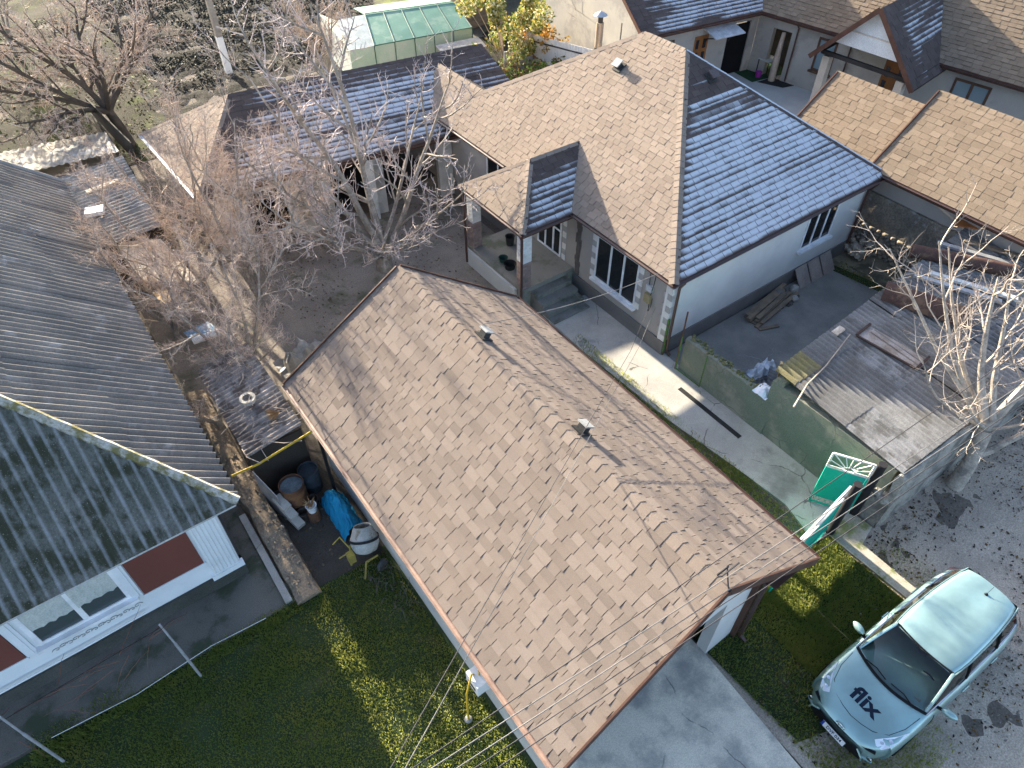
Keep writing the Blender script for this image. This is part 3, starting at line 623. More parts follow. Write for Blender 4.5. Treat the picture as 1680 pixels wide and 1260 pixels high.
m.add(vv, [(2*i, 2*i+2, 2*i+3, 2*i+1) for i in range(n_)]); m.build('curtain', CUR, fo)
m = MB(); r_ = random.Random(11)                                       # scrolled plaster relief below the window
def spiral(x, z, s, f):
    return [(x+f*s*(1-t/9)*math.cos(t*.75)*.09, 10.412, z+s*(1-t/9)*math.sin(t*.75)*.07) for t in range(9)]
for i in range(14):
    x = -3.9+i*.125
    m.tube(spiral(x, .86+.03*(i % 2), r_.uniform(.8, 1.2), 1 if i % 2 else -1), .009, 4)
m.build('plaster_relief', M('relief_shadow', (.30, .31, .30), None, .9), nh)
m = MB(); m.tube([(-9, 10.30, .63), (-3.5, 10.30, .62), (-2.2, 10.3, .66)], .02, 6); m.build('white_pipe', WHITE, nh)
m = MB(); m.box((-9.5, 10.05, 2.79), (.3, 10.42, 2.85)); m.box((-.1, 10.1, 2.79), (.3, 25, 2.85)); m.build('soffit', M('pale_soffit', (.5, .52, .52), None, .9), nh)
# ================================================================ neighbour's outbuilding on the right, ochre shingles
ob = thing('stone_outbuilding', (24.5, 8, 0), 'outbuilding with ochre shingle roof in two levels on a rough stone base, right edge', 'outbuilding')
m = MB(); sl_ = .70
oA = [V(22.1, 10.3, 3.15), V(22.1, -2, 3.15), V(24.82, -2, 5.05), V(24.82, 10.3, 5.05)]
oB = [V(22.3, 13.85, 2.98), V(22.3, 10.2, 2.98), V(24.6, 10.2, 4.55), V(24.6, 13.85, 4.55)]
for o_ in (oA, oB): m.slab(o_, .08)
m.slab([V(24.82, 10.3, 5.05), V(24.82, -2, 5.05), V(27, -2, 3.5), V(27, 10.3, 3.5)], .08); m.slab([V(24.6, 13.85, 4.55), V(24.6, 10.2, 4.55), V(26.6, 10.2, 3.2), V(26.6, 13.85, 3.2)], .08)
oroof = m.build('roof', DECK, ob); S = Shingles(21); S.lay(oA, SHO, exp=.2, ws=(.28, .34, .4), hs=(.007, .012, .018)); S.lay(oB, SHO, exp=.2, ws=(.28, .34, .4), hs=(.007, .012, .018)); S.done(oroof, 300, [SHO])
nO = Face(oA).n; nO2 = V(-nO.x, 0, nO.z)
ridge_caps(oroof, oA[2], oA[3], nO, nO2, SHO, .26, .16); ridge_caps(oroof, oB[2], oB[3], nO, nO2, SHO, .26, .16)
for o_ in (oA, oB): m = MB(); m.beam(o_[0]+V(0, .03, -.06), o_[3]+V(0, .03, -.06), .04, .2); m.build('barge_board', BRTRIM, ob)
gutter(ob, oA[0]-V(.06, 0, 0), oA[1]-V(.06, 0, 0), BROWN, .065)
m = MB(); m.beam(oA[0]+V(.02, 0, -.08), oA[1]+V(.02, 0, -.08), .04, .18); m.build('fascia', BRTRIM, ob)
m = MB(); wall_with_holes(m, (22.75, 13.6), (22.75, -2), 2.1, 3.15, .3, []); m.box((22.9, -2, 0), (23.1, 13.6, 3.1)); m.box((22.6, 13.3, 0), (27, 13.6, 3)); m.build('wall', PLAST, ob)
ROUGH = M('rubble_render', (.27, .235, .185), (.17, .155, .13), .97, 1.6, 16, .4, .9, stain=(.33, .315, .29), stsc=1.5, strange=(.54, .62))
m = MB(); ny, nz = 60, 14; r_ = random.Random(7)
vv = []
for j in range(nz+1):
    for i in range(ny+1):
        y = 11.3-(11.3-3.0)*i/ny; z = 2.15*j/nz
        vv.append(V(22.66+.05*noise.fractal(V(y*1.7, z*1.7, 3), .7, 2, 5)+.14*(1-z/2.15), y, z))
m.add(vv, [(j*(ny+1)+i, j*(ny+1)+i+1, (j+1)*(ny+1)+i+1, (j+1)*(ny+1)+i) for j in range(nz) for i in range(ny)], smooth=True); m.box((22.64, 3, 2.1), (22.8, 11.3, 2.16))
base = m.build('stone_base', ROUGH, ob)
STONE = M('field_stone', (.36, .29, .21), (.26, .22, .17), .95, 2, 25, .25, .5, isl=.25, stain=(.2, .19, .17), stsc=2)
def rock_mesh(rng, sx, sy, sz, n=6):
    vv = []; rings = [(-1, .6), (-.4, 1), (.4, .95), (1, .55)]
    for z, rr in rings:
        for j in range(n):
            a = 2*math.pi*j/n; k_ = rr*rng.uniform(.8, 1.1); vv.append(V(math.cos(a)*sx*k_, math.sin(a)*sy*k_, z*sz*rng.uniform(.85, 1.1)))
    ff = [(i*n+j, i*n+(j+1) % n, (i+1)*n+(j+1) % n, (i+1)*n+j) for i in range(3) for j in range(n)]+[tuple(range(n-1, -1, -1)), tuple(range(3*n, 4*n))]
    return vv, ff
rocks = []
for i in range(8):
    vv, ff = rock_mesh(r_, .5, .5, .5); me = bpy.data.meshes.new('stone'); me.from_pydata(vv, [], ff); me.materials.append(STONE); rocks.append(me)
def put(me, name, loc, rot, sc, parent):
    o = bpy.data.objects.new(name, me); mm = Matrix.Translation(loc) @ rot.to_matrix().to_4x4() @ Matrix.Diagonal((*sc, 1)); o.matrix_world = mm; return link(o, parent, mm)
from mathutils import Euler
for row in range(8):                                            # courses of rough stone on the lower half of the wall
    z = .08+row*.125; y = 3.2+r_.random()*.2
    while y < 10.9:
        w_ = r_.uniform(.18, .38); put(r_.choice(rocks), 'stone', V(22.78-.012*row, y+w_/2, z), Euler((r_.uniform(-.1, .1), 0, r_.uniform(-.12, .12))), (.28, w_*.98, .125*r_.uniform(.85, 1.0)), base); y += w_
# ================================================================ far house, upper right
fh = thing('courtyard_house', (33, 20, 0), 'L-shaped house with ochre roof, gabled porch and courtyard in the upper right corner', 'house')
c0, c1, c2 = V(24.25, 23.3, 3.0), V(31.2, 22.4, 3.0), V(33.75, 4, 3.0)
da = (c1-c0).normalized(); up = V(0, 0, 1); db = V(-da.y, da.x, 0); dc = (c2-c1).normalized(); dd = V(-dc.y, dc.x, 0)
pa = .62
def meet(p, d, q, e):                                # where two ground-plan lines cross
    t = ((q.x-p.x)*e.y-(q.y-p.y)*e.x)/(d.x*e.y-d.y*e.x); return V(p.x+d.x*t, p.y+d.y*t, 3.0)
ra0, ra1 = c0+db*5+V(0, 0, 3.3), meet(c0+db*5, da, c1+dd*5, dc)+V(0, 0, 3.3); rx1 = meet(c0+db*10, da, c1+dd*10, dc)
m = MB(); m.slab([c0, c1, ra1, ra0], .08); m.slab([c1, c2, c2+dd*5+V(0, 0, 3.3), ra1], .08)
m.slab([ra0, ra1, rx1, c0+db*10], .08); m.slab([ra1, c2+dd*5+V(0, 0, 3.3), c2+dd*10, rx1], .08)
froof = m.build('roof', DECK, fh)
def frost_far(F, x, y):
    p = F.at(x, y); f = 1.0-max(0, 1.1-x)*1.4
    f -= max(0, ns(V(x*.4, 4, y*5))-.1)*1.5
    if y > 2.2: f -= (y-2.2)*.6
    return f
S = Shingles(31); S.lay([c0, c1, ra1, ra0], SHF, exp=.2, ws=(.3, .4), frost=frost_far, slot=1); S.lay([c1, c2, c2+dd*5+V(0, 0, 3.3), ra1], SHO, exp=.2, ws=(.3, .38), hs=(.012, .022, .03))
n1 = Face([c0, c1, ra1, ra0]).n; n2 = Face([c1, c2, c2+dd*5+V(0, 0, 3.3), ra1]).n
# gabled porch roof
gA = V(29.55, 15.75, 5.2); gL = V(29.25, 18.05, 2.75); gR = V(29.55, 13.3, 2.75); gL2 = gL+dd*5.5; gR2 = gR+dd*2.6; gB = gA+dd*6.5
m = MB(); m.slab([gR, gR2, gR2+dd*3, gB, gA], .08); m.slab([gL2, gL, gA, gB], .08); m.build('porch_roof', DECK, fh)
def frost_gab(F, x, y):
    f = .15+max(0, min(1, (x-.55)*.9))*.75 - max(0, y-2.6)*.6; return f - max(0, ns(V(x*.7, 9, y*4)))*1.2 - (1. if x > 1.9 and y < 1.4 else 0)
S.lay([gR, gR2, gR2+dd*3, gB, gA], SHF, exp=.2, ws=(.3, .4), frost=frost_gab, slot=1); S.lay([gL2, gL, gA, gB], SHO, exp=.25, inst=False)
S.done(froof, 250, [SHO, SHF])
m = MB()
for a, b in ((gL, gA), (gR, gA)): m = MB(); m.beam(a-dd*.05-V(0, 0, .03), b-dd*.05-V(0, 0, .03), .05, .2); m.build('barge_board', BRTRIM, fh)
GW = M('gable_white', (.62, .64, .65), (.55, .57, .58), .85, 1.5)
m = MB(); ll = gL.lerp(gA, .12)+dd*.35-V(0, 0, .1); rr = gR.lerp(gA, .12)+dd*.35-V(0, 0, .1); m.slab([ll.lerp(gA+dd*.35, .22), rr.lerp(gA+dd*.35, .22), gA+dd*.35-V(0, 0, .12)], .08, dirn=dd); m.build('gable', GW, fh)
m = MB(); ml = ll.lerp(gA+dd*.35, .48); mr = rr.lerp(gA+dd*.35, .48); m.beam(ml, mr, .06, .05); m.build('moulding', M('moulding_cream', (.55, .50, .44), None, .9), fh)
DKW = M('dark_beam', (.04, .038, .038), None, .7)
m = MB(); m.beam(ll-V(0, 0, .05)+dd*.1, rr-V(0, 0, .05)+dd*.1, .14, .16); m.beam(ll+dd*.2, ll+dd*3, .12, .14); m.beam(rr+dd*.2, rr+dd*3, .12, .14); m.build('beam', DKW, fh)
for pc in (ll+dd*.2+V(.05, -.3, 0), rr+dd*.2+V(0, .45, 0)):
    m = MB(); m.box((pc.x-.15, pc.y-.17, 0), (pc.x+.15, pc.y+.17, 2.75)); m.build('column', M('cream_column', (.50, .45, .38), (.42, .38, .33), .9, 1.5), fh)
m = MB()                                                          # walls set back under the eaves
wa0, wa1 = c0+db*.45+da*.3, c1+db*.45+da*.35; wb1 = c2+dd*.45
for q_ in (wa0, wa1, wb1): q_.z = 0
def W2(v): return (v.x, v.y)
LA = (wa1-wa0).length; LB = (wb1-wa1).length
wall_with_holes(m, W2(wa0), W2(wa1), 0, 3.0, .3, [(1.0, 1.9, 1.0, 2.4), (3.15, 4.0, .1, 2.3), (5.2, 6.6, 0, 2.5)])
hb = [(.9, 1.9, 0, 2.3), (3.3, 4.25, 1.0, 2.5), (6.6, 7.6, .1, 2.4), (9.6, 11.1, 1.0, 2.5)]
wall_with_holes(m, W2(wa1), W2(wb1), 0, 3.0, .3, hb)
wall_with_holes(m, W2(wa0+db*9), W2(wa0), 0, 3.0, .3, []); m.slab([wa0+V(0, 0, 3)+db*.2, wa0+db*9+V(0, 0, 3), wa0+db*4.6+V(0, 0, 5.95)], .2, dirn=da)
m.build('wall', M('far_render', (.37, .35, .31), (.32, .305, .28), .92, .7, 50, .12, .2, stain=(.27, .26, .24), stsc=.6), fh)
m = MB(); 
for a, b, d_ in ((wa0, wa1, db), (wa1, wb1, dd)): m.slab([a+d_*1.6+V(0, 0, 0), b+d_*1.6, b+d_*1.6+V(0, 0, 2.95), a+d_*1.6+V(0, 0, 2.95)], .1, dirn=d_)
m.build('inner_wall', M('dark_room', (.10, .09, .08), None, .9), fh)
BF = M('brown_frame', (.11, .065, .045), None, .5); DOOR = M('wood_door', (.24, .105, .04), (.19, .085, .035), .5, 3, 40, .12, .1, stretch=(1, 1, .2))
GLP = glass('pale_blue_glass', (.16, .22, .24), .08)
window(fh, wa0+da*1.0+V(0, 0, 1.0), da, .9, 1.4, 1, fm=BF, gm=GLP, out=-db)
window(fh, wa1+dc*3.3+V(0, 0, 1.0), dc, .95, 1.5, 1, fm=BF, gm=GLP, out=-dd, frame=.1)
window(fh, wa1+dc*9.6+V(0, 0, 1.0), dc, 1.5, 1.5, 2, fm=BF, gm=GLP, out=-dd, frame=.1)
def door(o, u, out, w_=.9, h=2.2):
    m = MB(); u = Vector(u); out = Vector(out); mm = Matrix.Identity(4)
    for i, ax in enumerate((u, out, up)):
        for k_ in range(3): mm[k_][i] = ax[k_]
    mm.translation = o; m.box((0, -.06, 0), (w_, .0, h), M4=mm); d = m.build('door', DOOR, fh)
    for z in (.35, 1.0, 1.6):
        for x0 in (.12, w_-.3): m = MB(); m.box((x0, -.02, z), (x0+.18, .012, z+.42), M4=mm); m.build('pane', GLS, d)
door(wa0+da*3.15+V(0, 0, .1), da, -db, .85); door(wa1+dc*6.6+V(0, 0, .1), dc, -dd, 1.0, 2.3)
cn = wa0+da*3.7; m = MB()                                          # little canopy over the side door, frosted on top
m.slab([cn-da*.1-db*.95+V(0, 0, 2.42), cn+da*1.7-db*.95+V(0, 0, 2.42), cn+da*1.7+V(0, 0, 2.62), cn-da*.1+V(0, 0, 2.62)], .05); m.build('door_canopy', M('frosted_canopy', (.58, .60, .62), (.40, .41, .43), .8, 3, 20, .2, .2), fh)
m = MB()
for s_ in (0, 1.6): m.tube([cn+da*s_-db*.02+V(0, 0, 1.75), cn+da*s_-db*.25+V(0, 0, 2.2), cn+da*s_-db*.85+V(0, 0, 2.4)], .03, 6)
m.build('canopy_bracket', DKW, fh)
m = MB(); st = wa0+da*3.0-db*.03; m.slab([st-db*.8+V(0, 0, .22), st-db*.8+da*1.5+V(0, 0, .22), st+da*1.5+V(0, 0, .22), st+V(0, 0, .22)], .2); m.build('step', CONC, fh)
gutter(fh, c0-db*.06, c1-db*.06, BROWN, .06); gutter(fh, c1-dd*.06, c2-dd*.06, BROWN, .06)
for a, b in ((c0+V(0, 0, -.08), c1+V(0, 0, -.08)), (c1+V(0, 0, -.08), c2+V(0, 0, -.08)), (c0-da*.02-V(0, 0, .05), ra0-da*.02-V(0, 0, .05))): m = MB(); m.beam(a, b, .045, .18); m.build('fascia', BRTRIM, fh)
for s_ in (2.2, 4.9):
    b = wa1+dc*s_-dd*.08; m = MB(); m.tube([b-dd*.3+V(0, 0, 2.9), b+V(0, 0, 2.6), b+V(0, 0, .1)], .04, 6); m.build('downspout', BROWN, fh)
m = MB(); w0 = wa0+da*5.3+db*.02; m.slab([w0+db*.05, w0+da*1.3+db*.05, w0+da*1.3+db*.05+V(0, 0, 2.4), w0+db*.05+V(0, 0, 2.4)], .05, dirn=db); m.build('dark_opening', M('opening_shade', (.012, .012, .013), None, .95), fh)  # near-black sheet across the opening stands in for the shade inside
# ================================================================ corrugated shed on the right, with its front wall
sh = thing('corrugated_shed', (16, 4.5, 0), 'low shed under weathered grey corrugated asbestos sheets between the yard and the street', 'shed')
SLG = M('shed_asbestos', (.20, .20, .198), (.14, .14, .14), .95, 1.1, 30, .3, .35, stain=(.12, .116, .108), stsc=1.4, strange=(.5, .66), speck=(.30, .30, .30), isl=.18)
SLF = M('shed_asbestos_frosted', (.24, .243, .248), (.17, .172, .176), .95, 2.2, 30, .3, .35, stain=(.11, .11, .108), stsc=2, strange=(.48, .6), speck=(.34, .34, .34), isl=.12)
s00, s10, s11, s01 = V(12.93, 2.62, 1.98), V(26.5, 2.3, 2.05), V(26.5, 7.2, 2.35), V(12.93, 6.4, 2.2)
sheets = corrugated(sh, [s00, s10, s11, s01], SLG, .18, .05, 1.08, 1.6, seed=9, sub=6, jitter=.025)
r_ = random.Random(3)
YEL = M('lichen_asbestos', (.20, .18, .085), (.16, .15, .10), .95, 2.2, 25, .3, .35)
for o in sheets:
    if r_.random() < .3: o.data.materials[0] = SLF
sheets[26 if len(sheets) > 26 else 0].data.materials[0] = YEL
m = MB(); wall_with_holes(m, (12.93, 6.33), (12.93, 2.75), 0, 1.95, .25, []); wall_with_holes(m, (12.93, 2.75), (26, 2.5), 0, 1.85, .22, []); wall_with_holes(m, (26, 6.6), (12.93, 6.2), 0, 2.1, .2, [])
GREENW = M('green_stained_wall', (.19, .215, .17), (.14, .16, .128), .95, .9, 30, .25, .35, stain=(.28, .27, .22), stsc=.9, strange=(.47, .66), crack=(.5, (.12, .13, .10)))
m.build('wall', GREENW, sh)
MAS = M('mortared_wall', (.33, .31, .27), (.23, .22, .20), .97, 2, 20, .35, .8, stain=(.15, .145, .13), stsc=2)
fw = thing('boundary_wall', (15, 2.6, 0), 'crumbling mortared wall running from the gate post along the shed front', 'wall')
m = MB(); n_ = 60; vv = []
for i in range(n_+1):
    x = 12.85+(19-12.85)*i/n_; yf = 2.47-.02*(x-12.85)
    pr = [(0, -.02), (.7, 0), (1.75, .02), (1.93, .05), (1.97, .12), (1.95, .2), (1.8, .24)]
    for z, dy in pr: vv.append(V(x+.03*noise.noise(V(x*3, z, 1)), yf+dy+.04*noise.noise(V(x*4, z*4, 2)), z+(.05*noise.noise(V(x*3, z, 7)) if z > .5 else 0)-.02))
kk = 7; m.add(vv, [(i*kk+j, (i+1)*kk+j, (i+1)*kk+j+1, i*kk+j+1) for i in range(n_) for j in range(kk-1)]+[tuple(range(kk))[::-1]], smooth=True); m.build('wall_body', MAS, fw)
m = MB(); m.box((12.82, 2.5, 0), (13.3, 3.0, .9))
for k_ in range(9): vv, ff = rock_mesh(r_, .16, .12, .1); c_ = V(12.9+.12*(k_ % 3), 2.6+.13*(k_//3), .95+.12*r_.random()); m.add([v+c_ for v in vv], ff)
m.build('broken_end', MAS, fw)
# low mossy retaining wall along the path
lw = thing('low_wall', (12.95, 8, 0), 'low green-stained wall with mossy broken top along the right of the path', 'wall')
m = MB(); vv = []; n_ = 40; r_ = random.Random(8)
for i in range(n_+1):
    y = 9.25-(9.25-6.1)*i/n_; h = 1.28+.04*noise.noise(V(y*3, 0, 0))
    for x, z in ((12.9, 0), (12.93, .5), (12.94, h-.04), (12.98, h), (13.12, h+.03*noise.noise(V(y*5, 1, 0))), (13.2, h-.08), (13.22, 0)): vv.append(V(x+.012*noise.noise(V(y*4, z*4, 5)), y, z))
m.add(vv, [(i*kk+j, (i+1)*kk+j, (i+1)*kk+j+1, i*kk+j+1) for i in range(n_) for j in range(kk-1)]+[tuple(range(kk)), tuple(range(n_*kk, n_*kk+kk))[::-1]], smooth=True); m.build('wall_body', GREENW, lw)
m = MB()
for i in range(90): vv, ff = rock_mesh(r_, *[r_.uniform(.02, .07) for _ in range(3)]); c_ = V(r_.uniform(12.98, 13.2), r_.uniform(6.4, 9.2), 1.28+r_.uniform(-.02, .04)); m.add([v+c_ for v in vv], ff)
kind(m.build('mossy_rubble', M('mossy_rubble', (.19, .18, .10), (.13, .14, .06), .97, 4, 25, .4, .6), lw), 'stuff')
GREENP = M('green_paint', (.10, .20, .055), (.08, .16, .05), .6, 3, 40, .2, .1, stain=(.14, .09, .05), stsc=3)
fr = thing('green_frame', (12.9, 9.1, 0), 'rusty green angle-iron frame fixed to the end of the low wall', 'gate frame')
m = MB(); m.tube([(12.84, 9.3, 0), (12.84, 9.3, 1.35)], .022, 6); m.tube([(12.85, 8.35, 0), (12.85, 8.35, 1.3)], .018, 6); m.tube([(12.84, 9.3, .08), (12.85, 8.35, .08)], .018, 6); m.build('frame', GREENP, fr)
m = MB(); m.tube([(12.84, 9.32, 0), (12.84, 9.32, 2.25)], .025, 6); m.build('post', RUST, fr)
m = MB(); m.box((12.935, 9.96, .05), (12.99, 10.02, 1.45)); m.build('green_strip', GREENP, fr)
o = MB(); o.box((12.28, 6.35, .045), (12.42, 8.65, .062)); tag(o.build('drain_cover', M('drain_black', (.04, .04, .04), None, .9)), 'dark narrow drain strip let into the concrete path by the wall', 'drain')
# ================================================================ green gate leaves and posts
TEAL = M('teal_paint', (.02, .40, .29), (.018, .35, .26), .5, 1.5, 30, .08, .05, stain=(.05, .44, .34), stsc=2, strange=(.55, .75))
GWH = M('gate_white', (.72, .70, .66), (.62, .58, .52), .6, 3, 40, .1, .05, stain=(.40, .29, .2), stsc=5, strange=(.6, .7))
def gate_leaf(a, b, label, z1=1.98):
    a = V(*a, 0); b = V(*b, 0); u = (b-a); L = u.length; u.normalize()
    t = thing('gate_leaf', a, label, 'gate leaf')
    P3 = lambda s, z: a+u*s+V(0, 0, z)
    nn = u.cross(up)
    m = MB(); m.slab([P3(.03, .36), P3(L-.03, .36), P3(L-.03, 1.48), P3(.03, 1.48)], .01, dirn=nn); m.build('sheet', TEAL, t)
    m = MB()
    for s, e in (((0, .08), (0, 1.5)), ((L, .08), (L, 1.5)), ((0, .1), (L, .1)), ((0, .36), (L, .36))): m.beam(P3(*s), P3(*e), .04, .035, up=nn)
    n_ = max(4, int(L/.12))
    for i in range(n_): m.beam(P3(L*i/n_, .1), P3(L*(i+1)/n_, .36), .007, .01, up=nn); m.beam(P3(L*i/n_, .36), P3(L*(i+1)/n_, .1), .007, .01, up=nn)
    m.build('frame', TEAL, t)
    m = MB()
    for s, e in (((0, 1.5), (L, 1.5)), ((0, z1), (L, z1)), ((0, 1.5), (0, z1)), ((L, 1.5), (L, z1))): m.beam(P3(*s), P3(*e), .045, .04, up=nn)
    cs, cz = L/2, 1.54; ra, rb = .12, .42
    for k_ in range(9):
        an = math.pi*k_/8; ca, sa = math.cos(an), math.sin(an); tt = min((L/2-.02)/abs(ca) if abs(ca) > .02 else 9, (z1-cz)/sa if sa > .02 else 9)
        m.beam(P3(cs+ca*ra, cz+sa*ra*.8), P3(cs+ca*tt, cz+sa*tt), .022, .02, up=nn)
    m.tube([P3(cs+math.cos(math.pi*k_/10)*ra, cz+math.sin(math.pi*k_/10)*ra*.8) for k_ in range(11)], .012, 5)
    m.build('sunburst_grille', GWH, t); return t
gate_leaf((11.66, 3.1), (9.35, 2.86), 'teal sheet gate leaf seen almost edge-on beside the garage corner')
gate_leaf((12.64, 3.12), (12.16, 3.92), 'teal gate leaf with white sunburst grille standing open inward')
for x, l in ((11.8, 'dark round gate post beside the edge-on teal leaf'), (12.74, 'dark round gate post against the broken end of the wall')):
    m = MB(); m.tube([(x, 3.02, -.05), (x, 3.02, 2.02)], .095, 14); m.tube([(x, 3.02, 2.02), (x, 3.02, 2.05)], .1, 14); m.box((x-.1, 3.02, 1.5), (x+.1, 3.14, 1.54)); tag(m.build('gate_post', M('post_black', (.022, .022, .026), (.03, .028, .028), .5, 3, 40, .2, .1)), l, 'gate post', 'gate posts')
# ================================================================ the silver car
CX0, CY0 = 7.86, .10                                   # front end on the ground
ang = math.atan2(.10-(-.08), 7.94-12.3)
car = thing('parked_car', (CX0, CY0, 0), 'silver-blue estate car parked on the gravel, flix lettering on its bonnet', 'car')
cu = V(math.cos(ang), math.sin(ang), 0); cl_ = V(-cu.y, cu.x, 0)     # forwards, left
CLN = 4.62
def C(x, y, z): return V(CX0, CY0, .0)+cu*(-x*1.05)+cl_*y*1.045+V(0, 0, z)      # x metres behind the front end, y to the left
PAINT = M('car_paint', (.30, .46, .45), None, .3, 1, 10, .0, 0, metal=.5, coat=.5, spec=.5)
CBLK = M('car_black', (.012, .012, .014), None, .4, 3, 40, .1, 0); CGL = glass('car_glass', (.012, .018, .02), .02); CHR = M('chrome', (.75, .76, .78), None, .12, metal=1, bump=0, finev=0)
def interp(tab, x):
    for i in range(len(tab)-1):
        if tab[i][0] <= x <= tab[i+1][0]:
            t = (x-tab[i][0])/(tab[i+1][0]-tab[i][0]); t = t*t*(3-2*t)*.35+t*.65
            return tab[i][1]+(tab[i+1][1]-tab[i][1])*t
    return tab[-1][1] if x > tab[-1][0] else tab[0][1]
HW = [(0, .52), (.06, .66), (.2, .78), (.45, .845), (.9, .875), (2.5, .885), (3.8, .87), (4.3, .80), (4.5, .72), (4.62, .62)]      # half width
TOP = [(0, .62), (.06, .70), (.2, .765), (.5, .845), (1.0, .945), (1.28, 1.0), (1.6, 1.03), (3.0, 1.06), (4.0, 1.08), (4.4, 1.06), (4.62, .95)]   # bonnet / beltline
BOT = [(0, .22), (.2, .19), (4.3, .2), (4.62, .32)]
ST = [0, .03, .08, .15, .25, .38, .55, .75, .95, 1.15, 1.3, 1.6, 1.9, 2.2, 2.6, 3.0, 3.4, 3.7, 4.0, 4.25, 4.42, 4.54, 4.62]
CR = [(0, .02), (.3, .05), (1.0, .075), (1.3, .05), (4.3, .02), (4.62, .04)]  # crown of the deck
def sect(x):
    w, t, b = interp(HW, x), interp(TOP, x), interp(BOT, x); c = interp(CR, x); h = t-b
    side = [(.90, b), (.97, b+.06), (1.0, b+h*.32), (1.0, b+h*.55), (.985, b+h*.74), (.955, b+h*.88), (.90, t-.025), (.84, t), (.66, t+c*.55), (.40, t+c*.9), (.0, t+c)]
    return [(w*k_, z) for k_, z in side]
m = MB(); vv = []; nS_ = 0
for x in ST:
    s_ = sect(x); row = s_+[(-y, z) for y, z in s_[-2::-1]]; nS_ = len(row)
    for y, z in row:
        xx = x
        if x < .3: xx = x + (abs(y)/.8)**2.2*.16 + max(0, .36-z)*.12         # rounded nose in plan
        if x > 4.4: xx = x - (abs(y)/.8)**2.4*.12
        vv.append(C(xx, y, z))
m.add(vv, [(i*nS_+j, (i+1)*nS_+j, (i+1)*nS_+j+1, i*nS_+j+1) for i in range(len(ST)-1) for j in range(nS_-1)]+[tuple(range(nS_))[::-1], tuple(range((len(ST)-1)*nS_, len(ST)*nS_))], smooth=True)
body = m.build('body', PAINT, car, sharp=50)
bvh = BVHTree.FromPolygons([tuple(v) for v in vv], [(i*nS_+j, (i+1)*nS_+j, (i+1)*nS_+j+1, i*nS_+j+1) for i in range(len(ST)-1) for j in range(nS_-1)])
def deck(x, y, h=0):
    p = C(x, y, 3); hit = bvh.ray_cast(p, V(0, 0, -1)); return (hit[0] if hit[0] else C(x, y, .8)) + V(0, 0, h)
# greenhouse: glass volume and roof
def gsec(x):           # half width at belt, half width at roof, z belt, z roof
    return None
roofz = [(1.95, 1.475), (2.2, 1.535), (2.7, 1.575), (3.2, 1.57), (3.8, 1.53), (4.15, 1.485), (4.3, 1.45)]
roofw = [(1.95, .60), (2.4, .635), (3.2, .625), (3.9, .575), (4.3, .52)]
RX = [1.95, 2.05, 2.2, 2.45, 2.75, 3.1, 3.45, 3.8, 4.05, 4.2, 4.3]
m = MB(); vv = []; KK = [(-1.0, -.075), (-.97, -.025), (-.86, .0), (-.55, .022), (-.25, .022), (0, .012), (.25, .022), (.55, .022), (.86, .0), (.97, -.025), (1.0, -.075)]
for x in RX:
    for k_, dz in KK: vv.append(C(x + (.05*(k_**2) if x < 2.1 else 0) - (.06*k_**2 if x > 4.1 else 0), interp(roofw, x)*k_, interp(roofz, x)+dz))
n_ = len(KK); m.add(vv, [(i*n_+j, (i+1)*n_+j, (i+1)*n_+j+1, i*n_+j+1) for i in range(len(RX)-1) for j in range(n_-1)], smooth=True)
rfo = m.build('roof_panel', PAINT, car, sharp=60)
m = MB()                                                    # inner shell (dark) closing under the glass
def belt(x): return interp(HW, x)*.86, interp(TOP, x)+.005
# windscreen
m = MB(); vv = []; n_ = 12; q_ = 8
for i in range(q_+1):
    t = i/q_
    for j in range(n_+1):
        s_ = -1+2*j/n_; wx = 1.10+.20*s_*s_; rx = 1.97+.06*s_*s_
        x = wx+(rx-wx)*t; y = s_*((.72)*(1-t)+.585*t); z = (.985+.03*(1-s_*s_))*(1-t)+(1.485)*t+.05*math.sin(math.pi*t)
        vv.append(C(x, y, z))
m.add(vv, [(i*(n_+1)+j, (i+1)*(n_+1)+j, (i+1)*(n_+1)+j+1, i*(n_+1)+j+1) for i in range(q_) for j in range(n_)], smooth=True)
WSG = glass('windscreen_glass', (.22, .27, .27), .01, trans=1.0)
ws = m.build('windscreen', WSG, car)
wsv = vv
m = MB()                                                    # black ceramic border
for i in (0, q_):
    m.tube([wsv[i*(n_+1)+j]+V(0, 0, .006) for j in range(n_+1)], .03 if i == 0 else .022, 6)
m.build('windscreen_border', CBLK, ws)
for j in (0, n_): m = MB(); m.tube([wsv[i*(n_+1)+j]+V(0, 0, .004) for i in range(q_+1)], .03, 6); m.build('pillar', PAINT, car)
